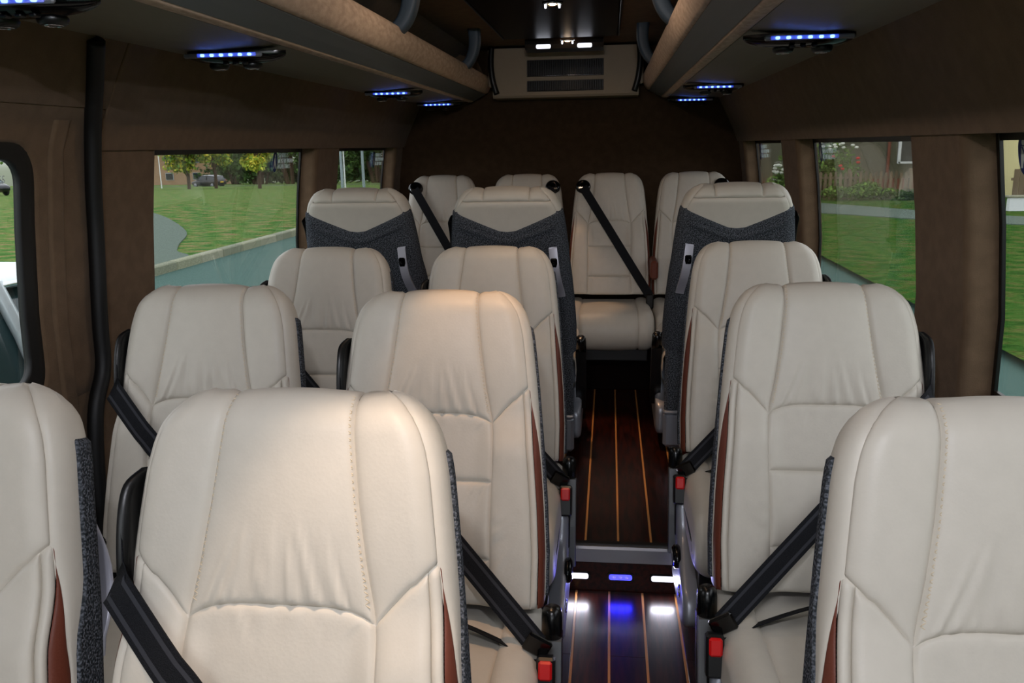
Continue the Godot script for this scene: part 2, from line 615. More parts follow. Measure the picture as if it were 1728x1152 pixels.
# a slab with a round-cornered window hole in it
func lean_holed(side: float, y0: float, y1: float, z0: float, z1: float, hy0: float, hy1: float, hz0: float, hz1: float, r: float, off_in: float, off_out: float, bevel := 0.012) -> ArrayMesh:
	var hole := round_poly([Vector2(hz0, hy0), Vector2(hz1, hy0), Vector2(hz1, hy1), Vector2(hz0, hy1)], r, 8)
	var dense := PackedVector2Array()
	for i in hole.size():
		var a := hole[i]
		var b := hole[(i + 1) % hole.size()]
		var n := maxi(1, int(a.distance_to(b) / 0.08))
		for k in n:
			dense.append(a.lerp(b, float(k) / n))
	var c := Vector2((hz0 + hz1) / 2, (hy0 + hy1) / 2)
	var rows := []
	for i in dense.size() + 1:
		var h := dense[i % dense.size()]
		var d := h - c
		var s := 1e9
		if absf(d.x) > 1e-5:
			s = minf(s, ((maxf(z0, z1) if d.x > 0 else minf(z0, z1)) - c.x) / d.x)
		if absf(d.y) > 1e-5:
			s = minf(s, ((y1 if d.y > 0 else y0) - c.y) / d.y)
		var o := c + d * s
		var dir := (o - h).normalized()
		var row := []
		var add := func(p: Vector2, off: float): row.append(Vector3((wall_x(p.y) + off) * side, p.y, p.x))
		add.call(o, off_out)
		add.call(o, off_in)
		add.call(h.lerp(o, 0.5), off_in)
		add.call(h + dir * (bevel + 0.002), off_in)
		for k in 5:
			var a := PI / 2 * k / 4.0
			add.call(h + dir * bevel * (1.0 - sin(a)), off_in + bevel * (1.0 - cos(a)))
		add.call(h, off_in + bevel + 0.002)
		add.call(h, off_out)
		add.call(o, off_out)
		rows.append(row)
	return grid_mesh(rows, Vector3(-side, 0, 0))

func build_window(side: float, z0: float, z1: float, glass: String, label: String, sill := SILL) -> void:
	var zc := (z0 + z1) / 2
	var w := struct("window_%d" % window_count, label, "window", Vector3(0, 0, 0))
	window_count += 1
	mi("pane", lean_slab(side, sill + 0.002, HEAD + 0.003, z0 + 0.002, z1 - 0.002, 0.072, 0.077, 0.001), M[glass], w)
	var za := minf(z0, z1)
	var zb := maxf(z0, z1)
	for e in [[sill + 0.002, HEAD + 0.003, za + 0.002, za + 0.016], [sill + 0.002, HEAD + 0.003, zb - 0.016, zb - 0.002], [sill + 0.002, sill + 0.03, za + 0.016, zb - 0.016], [HEAD - 0.014, HEAD + 0.003, za + 0.016, zb - 0.016]]:
		mi("glass_border", lean_slab(side, e[0], e[1], e[2], e[3], 0.064, 0.0725, 0.002), M.frit_black, w)

var window_count := 1

func build_shell() -> void:
	# ---- side walls
	for side in [-1.0, 1.0]:
		var left: bool = side < 0
		var w := struct("wall_left" if left else "wall_right", "brown suede side wall on the road side with two windows and a sliding door" if left else "brown suede side wall on the house side with three windows", "wall")
		mi("lower_panel", lean_slab(side, -0.30, SILL, REAR, FRONT), M.brown_suede, w)
		if left:
			mi("upper_panel", lean_slab(side, HEAD, 1.80, REAR, -1.90, -0.006, 0.079, 0.004), M.brown_suede, w)
			mi("upper_panel", lean_slab(side, 1.329, 1.80, -1.90, -0.5, -0.004, 0.079, 0.004), M.brown_suede, w)
			mi("upper_panel", lean_slab(side, HEAD, 1.80, -0.5, FRONT, -0.006, 0.079, 0.004), M.brown_suede, w)
		else:
			mi("upper_panel", lean_slab(side, HEAD, 1.80, REAR, FRONT, -0.006, 0.079, 0.004), M.brown_suede, w)
		mi("lower_panel", lean_slab(side, SILL, 0.96, -4.78, -3.76), M.brown_suede, w)  # unseen raised sill, added to cut daylight on the rear bench
		var gaps := [[-4.78, REAR], [-3.76, -3.45], [-2.18, -1.90 if left else -1.86], [-0.5, 0.1], [1.22, FRONT]]
		if left:
			gaps.append([0.1, 1.22])  # unseen left cab window closed up to dim the left seats
		for g in gaps:
			mi("pillar", lean_slab(side, SILL, HEAD, g[0], g[1], 0.0, 0.079, 0.018), M.brown_suede, w)
	for side in [-1.0, 1.0]:
		var s := "road side" if side < 0 else "house side"
		build_window(side, -4.78, -3.76, "tinted_glass", "small rear tinted window on the %s beside the rear bench" % s, 0.96)
		build_window(side, -3.45, -2.18, "tinted_glass", "large tinted window on the %s beside the middle seats" % s)
		if side > 0:
			build_window(side, -1.86, -0.5, "front_glass", "front tinted window at the right edge beside the near right seat")
		if side > 0:
			build_window(side, 0.1, 1.22, "front_glass", "tinted cab door window on the %s behind the camera" % s)  # unseen; its glass is darkened to cut light on the near seats
	# ---- sliding door with its rubber-framed window
	var d := struct("door_1", "sliding side door with a rounded black-framed window at the left edge", "door")
	mi("door_panel", lean_holed(-1.0, SILL, 1.334, -1.90, -0.5, SILL + 0.03, 1.252, -1.684, -0.60, 0.085, 0.0, 0.024, 0.012), M.brown_suede, d)
	mi("window_frame", lean_holed(-1.0, SILL + 0.02, 1.262, -1.69, -0.59, SILL + 0.075, 1.219, -1.643, -0.65, 0.055, 0.004, 0.020, 0.005), M.black_rubber, d)
	mi("pane", lean_slab(-1.0, SILL + 0.04, 1.24, -1.67, -0.62, 0.012, 0.016, 0.001), M.door_glass, d)
	mi("door_trim", lean_slab(-1.0, SILL - 0.1, 1.30, -1.775, -1.725, -0.008, 0.0, 0.008), M.brown_suede, d)
	var path := smooth_path([Vector3(-0.848, 1.464, -1.763), Vector3(-0.884, 1.392, -1.80), Vector3(-0.914, 1.331, -1.828), Vector3(-0.94, 1.267, -1.851), Vector3(-0.966, 1.145, -1.868), Vector3(-0.982, 1.032, -1.878), Vector3(-0.998, 0.83, -1.874), Vector3(-1.0, 0.71, -1.864), Vector3(-1.0, 0.604, -1.809), Vector3(-1.0, 0.4, -1.78), Vector3(-0.995, 0.1, -1.77)], 6)
	mi("door_seal", tube(path, 0.019, 14), M.black_rubber, d)
	# ---- front and rear
	var r := struct("wall_back", "dark brown suede rear wall behind the back bench", "wall")
	mi("rear_panel", cbox(Vector3(2.2, 2.15, 0.08), 0.004), M.dark_suede, r).position = Vector3(0, 0.78, REAR - 0.04)
	var f := struct("wall_front", "cab front with the windscreen opening behind the camera", "wall")
	for e in [[Vector3(2.2, 0.80, 0.08), Vector3(0, 0.10, FRONT + 0.04)], [Vector3(2.2, 0.16, 0.08), Vector3(0, 1.76, FRONT + 0.04)], [Vector3(0.17, 1.18, 0.08), Vector3(-1.015, 1.09, FRONT + 0.04)], [Vector3(0.17, 1.18, 0.08), Vector3(1.015, 1.09, FRONT + 0.04)]]:
		mi("panel", cbox(e[0], 0.004), M.brown_suede, f).position = e[1]
	var wd := struct("window_%d" % window_count, "clear windscreen at the cab front behind the camera", "window")
	mi("pane", cbox(Vector3(1.86, 1.18, 0.006), 0.001), M.clear_glass, wd).position = Vector3(0, 1.09, FRONT + 0.04)
	# ---- roof
	var c := struct("ceiling", "dark brown suede headlining over the whole cabin", "ceiling")
	mi("headlining", cbox(Vector3(2.2, 0.06, FRONT - REAR + 0.2), 0.004), M.brown_suede, c).position = Vector3(0, 1.80, (FRONT + REAR) / 2)
	# ---- floors of mahogany boards with pale inlay strips
	build_floor("floor", "dark glossy mahogany boards with pale inlay strips in the lower front aisle", -STEP, FRONT, -2.405, 0.257, [-2.06, -0.9, 0.3])
	build_floor("floor", "dark mahogany boards with pale inlay strips on the raised rear floor", 0.0, -2.43, REAR, 0.284, [-3.2, -4.1])
	# ---- step
	var s := struct("trim_1", "step riser with aluminium nosing between the lower aisle and raised rear floor", "step")
	mi("riser", cbox(Vector3(2.0, STEP + 0.06, 0.02), 0.002), M.mahogany_0, s).position = Vector3(0, -STEP / 2 - 0.035, -2.418)
	mi("nosing", extrude_x([[-2.392, -0.048], [-2.392, -0.004], [-2.398, 0.003], [-2.432, 0.003], [-2.432, -0.004], [-2.408, -0.004], [-2.408, -0.048]], 0.02, 0.58), M.brushed_aluminium, s)
	mi("grip_strip", cbox(Vector3(0.56, 0.004, 0.022), 0.001), M.black_rubber, s).position = Vector3(0.30, 0.004, -2.422)

func build_floor(called: String, label: String, top: float, z_near: float, z_far: float, x_line: float, joints: Array) -> void:
	var f := struct(called, label, "floor")
	mi("subfloor", cbox(Vector3(2.1, 0.06, z_near - z_far), 0.002), M.mahogany_1, f).position = Vector3(0, top - 0.046, (z_near + z_far) / 2)
	var pitch := 0.1035
	var gap := 0.0075
	var k0 := -12
	for k in range(k0, 9):
		var xl := x_line + pitch * k
		var x0 := maxf(xl + gap / 2, -1.0)
		var x1 := minf(xl + pitch - gap / 2, 1.0)
		if x1 - x0 < 0.02:
			continue
		if xl > -0.99:
			mi("inlay_strip", cbox(Vector3(gap - 0.0006, 0.018, z_near - z_far), 0.0004), M.maple_inlay, f).position = Vector3(xl, top - 0.0092, (z_near + z_far) / 2)
		var cuts := [z_near]
		var js := joints.duplicate()
		js.reverse()
		for j in js:
			var shift := 0.0 if absi(k) % 2 == 0 else 0.32
			var z: float = j + shift * (1.0 if top < -0.01 else -1.0)
			if z < cuts[-1] - 0.1 and z > z_far + 0.1:
				cuts.append(z)
		cuts.sort()
		cuts.reverse()
		cuts.append(z_far)
		for q in cuts.size() - 1:
			var zl: float = cuts[q] - cuts[q + 1]
			mi("plank", cbox(Vector3(x1 - x0, 0.018, zl - 0.0008), 0.0006), M["mahogany_%d" % (absi(k * 7 + q * 5) % 3)], f).position = Vector3((x0 + x1) / 2, top - 0.009, (cuts[q] + cuts[q + 1]) / 2)

# ------------------------------------------------------------------ seats
# The backrest is described by d, the way down from its top edge, and a, the way round its section:
# |a| 0..1 front flat, 1..2 front corner, 2..3 side, 3..4 rear corner, 4..5 rear flat. Negative d lies over the top edge on the rear.
const HALF_W := [[0.0, 0.118], [0.003, 0.132], [0.008, 0.144], [0.016, 0.157], [0.03, 0.170], [0.048, 0.181], [0.07, 0.189], [0.10, 0.1955], [0.14, 0.2005], [0.18, 0.205], [0.215, 0.2085], [0.28, 0.214], [0.36, 0.221], [0.45, 0.228], [0.55, 0.233], [0.66, 0.232]]
const BACK_LEN := 0.655
const RECLINE := 17.0

func half_w(d: float) -> float:
	return table(HALF_W, d)

func half_t(d: float) -> float:
	var h := 0.055
	if d < h:
		return maxf(0.0015, sqrt(maxf(0.0, h * h - (h - d) * (h - d))))
	return h

func ring(a: float, d: float) -> Vector3:
	var s := absf(a)
	var sg := 1.0 if a >= 0.0 else -1.0
	if d < 0.0:
		s = 5.0 - s
		d = -d
	var w := half_w(d)
	var h := half_t(d)
	var r := minf(0.042, h * 0.98)
	var x := 0.0
	var z := 0.0
	if s <= 1.0:
		x = s * (w - r)
		z = h
	elif s <= 2.0:
		var p := (s - 1.0) * PI / 2
		x = w - r + r * sin(p)
		z = h - r + r * cos(p)
	elif s <= 3.0:
		x = w
		z = (h - r) * (1.0 - 2.0 * (s - 2.0))
	elif s <= 4.0:
		var p := (s - 3.0) * PI / 2
		x = w - r + r * cos(p)
		z = -(h - r) - r * sin(p)
	else:
		x = (w - r) * (5.0 - s)
		z = -h
	# the bolsters stand forward, the small of the back bulges a little
	if s < 3.0:
		var bol := smoothstep01((d - 0.25) / 0.10) * smoothstep01((x - 0.085) / 0.06)
		z += 0.022 * bol
		z += 0.012 * exp(-pow((d - 0.50) / 0.12, 2.0)) * (1.0 - smoothstep01((x - 0.10) / 0.05)) if s < 2.0 else 0.0
	# head portion leans forward very slightly at its middle
	z += 0.006 * sin(clampf(d / 0.3, 0.0, 1.0) * PI) - 0.055
	return Vector3(x * sg, -d, z)

func ring_n(a: float, d: float) -> Vector3:
	var e := 0.004
	var da := ring(minf(a + e, 4.999), d) - ring(maxf(a - e, -4.999), d)
	var dd := ring(a, d + e) - ring(a, d - e)
	if absf(d) < 0.006:
		dd = ring(a, 0.008) - ring(a, -0.008)
	var n := da.cross(dd)
	if n.length() < 1e-9:
		return Vector3.UP
	n = n.normalized()
	var c := Vector3(0, -maxf(absf(d), 0.05), -0.055)
	var p := ring(a, d)
	if n.dot(Vector3((p - c).x * (0.0 if absf(a) < 1.0 or absf(a) > 4.0 else 1.0), p.y - c.y, p.z - c.z)) < 0.0:
		n = -n
	return n

func a_of(x: float, d: float) -> float:
	var dd := absf(d)
	var w := half_w(dd)
	var r := minf(0.042, half_t(dd) * 0.98)
	return x / maxf(w - r, 0.01)

# one upholstery panel: left and right edge as functions of (t) -> a given d, top and bottom as functions of s -> d
func panel(la: Callable, ra: Callable, top: Callable, bot: Callable, ns: int, nt: int, crown: float, opts := {}) -> ArrayMesh:
	var rows := []
	var pw: float = opts.get("power", 1.0)
	var groove: float = opts.get("groove", 0.006)
	var lift: float = opts.get("lift", 0.0)
	var rad: float = opts.get("round", 0.013)
	var open: String = opts.get("open", "")
	for j in nt + 1:
		var t := float(j) / nt
		var row := PackedVector3Array()
		for i in ns + 1:
			# closer rows beside the seams
			var s := float(i) / ns
			s = lerpf(s, 0.5 - 0.5 * cos(PI * s), 0.55)
			var tt := t
			if pw == 1.0:
				tt = lerpf(t, 0.5 - 0.5 * cos(PI * t), 0.5)
			else:
				tt = pow(t, pw)
			var d0: float = top.call(s)
			var d1: float = bot.call(s)
			var d := lerpf(d0, d1, tt)
			var a0: float = la.call(d)
			var a1: float = ra.call(d)
			var a := lerpf(a0, a1, s)
			var p := ring(a, d)
			var n := ring_n(a, d)
			var wid := ring(a0, d).distance_to(ring(a1, d))
			var es := minf(s if not open.contains("l") else 1.0, (1.0 - s) if not open.contains("r") else 1.0) * wid
			var et := minf(tt if not open.contains("t") else 1.0, (1.0 - tt) if not open.contains("b") else 1.0) * absf(d1 - d0)
			var e := clampf(minf(es, et) / rad, 0.0, 1.0)
			var off := lift - groove * (1.0 - sqrt(1.0 - (1.0 - e) * (1.0 - e)))
			off += crown * pow(maxf(0.0, sin(PI * clampf(s, 0, 1))), 0.7) * pow(maxf(0.0, sin(PI * clampf(tt if not open.contains("t") else 0.5, 0, 1))), 0.6)
			if opts.has("folds"):
				off += opts.folds.call(s, tt, wid) * smoothstep01(e * 1.5)
			row.append(p + n * off)
		rows.append(row)
	return grid_mesh(rows, opts.get("out", Vector3(0, 0, 1)))

func line_d(x: float) -> float:
	# the lower seam of the head panel: flat in the middle, a point below each side seam, rising to the edge
	var ax := absf(x)
	if ax < 0.118:
		return 0.265 + 0.019 * pow(ax / 0.118, 4.5)
	return 0.284 - (0.284 - 0.208) * pow((ax - 0.118) / 0.0785, 0.95)

func seam_x(d: float) -> float:
	return table([[-0.04, 0.080], [0.0, 0.082], [0.06, 0.086], [0.14, 0.095], [0.21, 0.106], [0.27, 0.118], [0.30, 0.120], [0.66, 0.118]], d)

var seat_parts := []

func x_of(a: float) -> float:
	# how far out the head panel's lower corner region lies at a
	var s := absf(a)
	if s <= 1.0:
		return s * 0.1665
	return 0.1665 + 0.042 * sin(minf(s - 1.0, 1.0) * PI / 2)

func gather(count: int, seed_: int, amp: float, from_bottom: bool) -> Callable:
	# short leather folds running out of a seam
	var g := RandomNumberGenerator.new()
	g.seed = seed_
	var f := []
	for k in count:
		f.append([g.randf_range(0.04, 0.96), g.randf_range(-0.28, 0.28), g.randf_range(0.012, 0.03), g.randf_range(0.5, 1.0), g.randf_range(0.25, 0.6)])
	return func(s: float, t: float, _w: float) -> float:
		var u := (1.0 - t) if from_bottom else t
		var off := 0.0
		for q in f:
			var c: float = q[0] + (0.5 - q[0]) * q[4] * u * 1.6 + q[1] * u * 0.4
			var fade := smoothstep01(1.0 - u / q[4])
			off += amp * q[3] * fade * (exp(-pow((s - c) / q[2], 2.0)) - 0.6 * exp(-pow((s - c - q[2] * 1.7) / q[2], 2.0)))
		return off

func make_seat_shapes() -> void:
	var leather: Material = M.cream_leather
	var sx := func(d): return a_of(seam_x(d), d)
	var nsx := func(d): return -a_of(seam_x(d), d)
	var over := func(_s): return -0.030
	# head panel
	var fold_head := func(s: float, t: float, w: float) -> float:
		return gather_a.call(s, t, w) * smoothstep01((t - 0.55) / 0.2)
	seat_parts.append(["head_panel", panel(nsx, sx, over, func(s): return line_d((s - 0.5) * 0.236), 40, 44, 0.010, {"power": 1.0, "folds": fold_head}), leather])
	# head wings and lower panels, mirrored
	for m in [-1.0, 1.0]:
		var k: float = m
		var inner := func(d): return k * a_of(seam_x(d), d)
		var outer := func(_d): return k * 1.50
		var wing_bot := func(s): return line_d(x_of(lerpf(0.709, 1.5, s if k > 0 else 1.0 - s)))
		var l: Callable = inner if k > 0 else outer
		var r: Callable = outer if k > 0 else inner
		seat_parts.append(["head_wing", panel(l, r, over, wing_bot, 18, 40, 0.004, {}), leather])
		# bolster with a rolled outer edge
		var bo := func(_d): return k * 1.28
		var bl: Callable = inner if k > 0 else bo
		var br: Callable = bo if k > 0 else inner
		var fold_b := func(s: float, t: float, w: float) -> float:
			return gather_b.call(t * 1.0, s if k > 0 else 1.0 - s, w) * 0.7
		seat_parts.append(["bolster", panel(bl, br, func(s): return line_d(x_of(lerpf(0.709, 1.28, s if k > 0 else 1.0 - s))) - 0.003, func(_s): return BACK_LEN, 16, 44, 0.005, {"folds": fold_b}), leather])
		var e0 := func(_d): return k * 1.28
		var e1 := func(d): return k * (1.56 - 0.02 * smoothstep01((d - 0.2) / 0.2))
		var el: Callable = e0 if k > 0 else e1
		var er: Callable = e1 if k > 0 else e0
		seat_parts.append(["bolster_edge", panel(el, er, func(s): return line_d(x_of(lerpf(1.28, 1.5, s if k > 0 else 1.0 - s))) - 0.003, func(_s): return BACK_LEN, 8, 36, 0.004, {}), leather])
		# dark brown insert that opens below the head panel
		var i1 := func(d): return k * (1.52 + 0.62 * smoothstep01((d - 0.20) / 0.22))
		var il: Callable = e1 if k > 0 else i1
		var ir: Callable = i1 if k > 0 else e1
		seat_parts.append(["side_insert", panel(il, ir, func(_s): return 0.209, func(_s): return BACK_LEN, 6, 30, 0.0, {"groove": 0.002, "round": 0.004}), M.brown_leather])
		# cream side
		var g1 := func(_d): return k * 3.5
		var g0 := func(d): return k * (1.47 if d < 0.205 else 1.47 + 0.64 * smoothstep01((d - 0.20) / 0.22))
		var gl: Callable = g0 if k > 0 else g1
		var gr: Callable = g1 if k > 0 else g0
		seat_parts.append(["side_panel", panel(gl, gr, func(_s): return 0.0006, func(_s): return BACK_LEN, 14, 44, 0.002, {"power": 1.7, "out": Vector3(k, 0, 0), "open": "t", "groove": 0.004, "round": 0.008}), leather])
	# three pads between the bolsters
	for e in [[0.262, 0.402, 5, 0.004], [0.403, 0.560, 6, 0.006], [0.561, BACK_LEN, 7, 0.005]]:
		var d0: float = e[0]
		var d1: float = e[1]
		var g := gather(7, e[2], 0.0022, false)
		var top := func(s): return (line_d((s - 0.5) * 0.236) - 0.003) if d0 < 0.3 else d0 - 0.001
		seat_parts.append(["back_pad", panel(nsx, sx, top, func(_s): return d1, 36, 20, e[3], {"folds": g}), leather])
	# rear: cream upper part, felt shell with a V-shaped upper edge
	var vee := func(x): return table([[0.0, 0.141], [0.03, 0.138], [0.20, 0.070]], absf(x))
	var rl := func(_d): return 3.48
	var rr := func(_d): return 5.0
	var xr := func(a: float) -> float:
		return 0.1665 * (5.0 - a) if a > 4.0 else 0.1665 + 0.042 * cos(clampf(a - 3.0, 0.0, 1.0) * PI / 2)
	var vs := func(s): return vee.call(xr.call(lerpf(3.48, 5.0, s))) + 0.010
	var back_top := panel(rl, rr, func(_s): return 0.031, vs, 20, 16, 0.0, {"open": "r", "out": Vector3(0, 0, -1)})
	var flip := Transform3D(Basis(Vector3(-1, 0, 0), Vector3(0, 1, 0), Vector3(0, 0, 1)), Vector3.ZERO)
	seat_parts.append(["head_rear", join([back_top, panel(func(_d): return -5.0, func(_d): return -3.48, func(_s): return 0.031, func(s): return vs.call(1.0 - s), 20, 16, 0.0, {"open": "l", "out": Vector3(0, 0, -1)})]), leather])
	var fl := func(_d): return 2.38
	var shell_opts := {"open": "rb", "out": Vector3(0, 0, -1), "lift": 0.006, "groove": 0.008, "round": 0.010}
	var shell_l := {"open": "lb", "out": Vector3(0, 0, -1), "lift": 0.006, "groove": 0.008, "round": 0.010}
	var sv := func(s): return vee.call(xr.call(lerpf(2.38, 5.0, s)))
	var sv2 := func(s): return sv.call(1.0 - s)
	seat_parts.append(["back_shell", join([panel(fl, rr, sv, func(_s): return BACK_LEN - 0.02, 26, 30, 0.0, shell_opts), panel(func(_d): return -5.0, func(_d): return -2.38, sv2, func(_s): return BACK_LEN - 0.02, 26, 30, 0.0, shell_l)]), M.grey_felt])
	# hem of the rear pocket: a raised band under the V
	var hem := []
	for q in [[0.024, -0.002], [0.0255, 0.006], [0.040, 0.0065], [0.048, 0.0]]:
		var row := PackedVector3Array()
		for i in 41:
			var x := lerpf(-0.165, 0.165, i / 40.0)
			var p := ring(5.0 - a_of(absf(x), 0.2) if absf(x) < 0.16 else 3.9, vee.call(x) + q[0])
			row.append(Vector3(x, p.y, p.z - 0.0055 - q[1]))
		hem.append(row)
	seat_parts.append(["pocket_hem", grid_mesh(hem, Vector3(0, 0, -1)), M.grey_felt])
	# stitching beside the two long seams of the head panel
	var st := SurfaceTool.new()
	st.begin(Mesh.PRIMITIVE_TRIANGLES)
	var bar := cbox(Vector3(0.0065, 0.0012, 0.0012), 0.0003)
	for m in [-1.0, 1.0]:
		var d := 0.004
		var c := 0
		while d < 0.262:
			var x := seam_x(d) - 0.0055
			var p := ring(m * a_of(x, d), d)
			var n := ring_n(m * a_of(x, d), d)
			var up := (Vector3(0, 1, 0) - n * n.y).normalized()
			var b := Basis(up.cross(n), up, n) * Basis(Vector3(0, 0, 1), 0.55 if c % 2 == 0 else -0.55)
			st.append_from(bar, 0, Transform3D(b, p + n * -0.0002))
			d += 0.0042
			c += 1
	seat_parts.append(["stitching", st.commit(), M.thread])
	# cushion
	make_cushion()

var gather_a: Callable
var gather_b: Callable
var cushion_parts := []

func make_cushion() -> void:
	# profile in (z, y) from the back edge along the top and round the front, z = 0 at the backrest face
	var prof := []
	for e in [[-0.06, 0.425], [0.02, 0.418], [0.10, 0.422], [0.20, 0.432], [0.30, 0.440], [0.36, 0.441]]:
		prof.append(Vector2(e[0], e[1]))
	for k in 13:
		var a := deg_to_rad(80.0 - 165.0 * k / 12.0)
		prof.append(Vector2(0.395 + 0.085 * cos(a), 0.352 + 0.088 * sin(a)))
	prof.append(Vector2(0.37, 0.262))
	prof.append(Vector2(0.0, 0.262))
	var c := Curve2D.new()
	for p in prof:
		c.add_point(p)
	var total := c.get_baked_length()
	var at := func(v: float) -> Array:
		var p := c.sample_baked(v * total)
		var q := c.sample_baked(minf(v + 0.01, 1.0) * total) - c.sample_baked(maxf(v - 0.01, 0.0) * total)
		var n := Vector2(-q.y, q.x).normalized()
		return [p, n]
	var make := func(x0: float, x1: float, folded: bool, crown: float) -> ArrayMesh:
		var rows := []
		var nv := 60
		var nu := 18
		for j in nv + 1:
			var v := float(j) / nv
			var f: Array = at.call(v)
			var row := PackedVector3Array()
			for i in nu + 1:
				var s := float(i) / nu
				s = lerpf(s, 0.5 - 0.5 * cos(PI * s), 0.5)
				var x := lerpf(x0, x1, s)
				var drop := 0.0
				var xx := absf(x)
				var rr := 0.05
				if xx > 0.235 - rr:
					var u := clampf((xx - (0.235 - rr)) / rr, 0.0, 1.0)
					drop = rr * (1.0 - sqrt(maxf(0.0, 1.0 - u * u)))
					if u > 0.98:
						drop = rr + (u - 0.98) / 0.02 * 0.03
				var es := minf(s, 1.0 - s) * absf(x1 - x0)
				var e := clampf(es / 0.012, 0.0, 1.0)
				var off := -0.006 * (1.0 - sqrt(1.0 - (1.0 - e) * (1.0 - e))) - drop
				off += crown * sin(PI * s) * smoothstep01(v / 0.08)
				off += 0.010 * smoothstep01((xx - 0.13) / 0.05) * (1.0 - smoothstep01((v - 0.42) / 0.1))
				if folded:
					off += 0.0025 * sin(s * 58.0 + 2.0 * sin(s * 17.0)) * smoothstep01((v - 0.36) / 0.03) * (1.0 - smoothstep01((v - 0.44) / 0.05))
				var p: Vector2 = f[0] + f[1] * off
				row.append(Vector3(x, p.y, p.x))
			rows.append(row)
		return grid_mesh(rows, Vector3(0, 0.6, 1))
	cushion_parts.append(["cushion", make.call(-0.15, 0.15, true, 0.006), M.cream_leather])
	cushion_parts.append(["cushion_side", make.call(-0.235, -0.15, false, 0.003), M.cream_leather])
	cushion_parts.append(["cushion_side", make.call(0.15, 0.235, false, 0.003), M.cream_leather])

# front surface of the backrest in seat space at (x, d)
func back_frame() -> Transform3D:
	# z = 0 of the seat is the head panel's corner, d = 0.215
	var b := Basis(Vector3(1, 0, 0), -deg_to_rad(RECLINE))
	var top := Vector3(0, 1.082, 0)
	var corner := b * Vector3(0, -0.215, 0)
	return Transform3D(b, Vector3(0, top.y, -corner.z))

func strap_between(p0: Vector3, p1: Vector3, width: float, lift_front: bool, n := 26) -> Array:
	# [path, side, normal] of a belt drawn over the backrest from p0 to p1 (seat space)
	var f := back_frame()
	var inv := f.affine_inverse()
	var path := []
	var side := []
	var norm := []
	var along := (p1 - p0).normalized()
	for i in n + 1:
		var t := float(i) / n
		var p := p0.lerp(p1, t)
		if lift_front:
			var q := inv * p
			var d := -q.y
			var need := -1.0
			if d > 0.02 and d < BACK_LEN + 0.02 and absf(q.x) < half_w(d) + 0.01:
				for o in [-0.024, -0.012, 0.0, 0.012, 0.024]:
					var xx := clampf(absf(q.x + o), 0.0, half_w(d) - 0.001)
					var a := a_of(xx, d)
					if a > 1.0:
						var r := 0.042
						a = 1.0 + asin(clampf((xx - (half_w(d) - r)) / r, 0.0, 1.0)) / (PI / 2)
					need = maxf(need, ring(a, d).z + 0.010)
				if q.z < need:
					q.z = need
					p = f * q
		path.append(p)
	# settle the strap
	for it in 3:
		for i in range(1, path.size() - 1):
			var m: Vector3 = (path[i - 1] + path[i + 1]) * 0.5
			if m.z > path[i].z:
				path[i].z = m.z
	for i in path.size():
		var t: Vector3 = (path[mini(i + 1, n)] - path[maxi(i - 1, 0)]).normalized()
		var s := t.cross(Vector3(0, 0.25, 1)).normalized()
		side.append(s)
		norm.append(s.cross(t).normalized())
	return [path, side, norm]

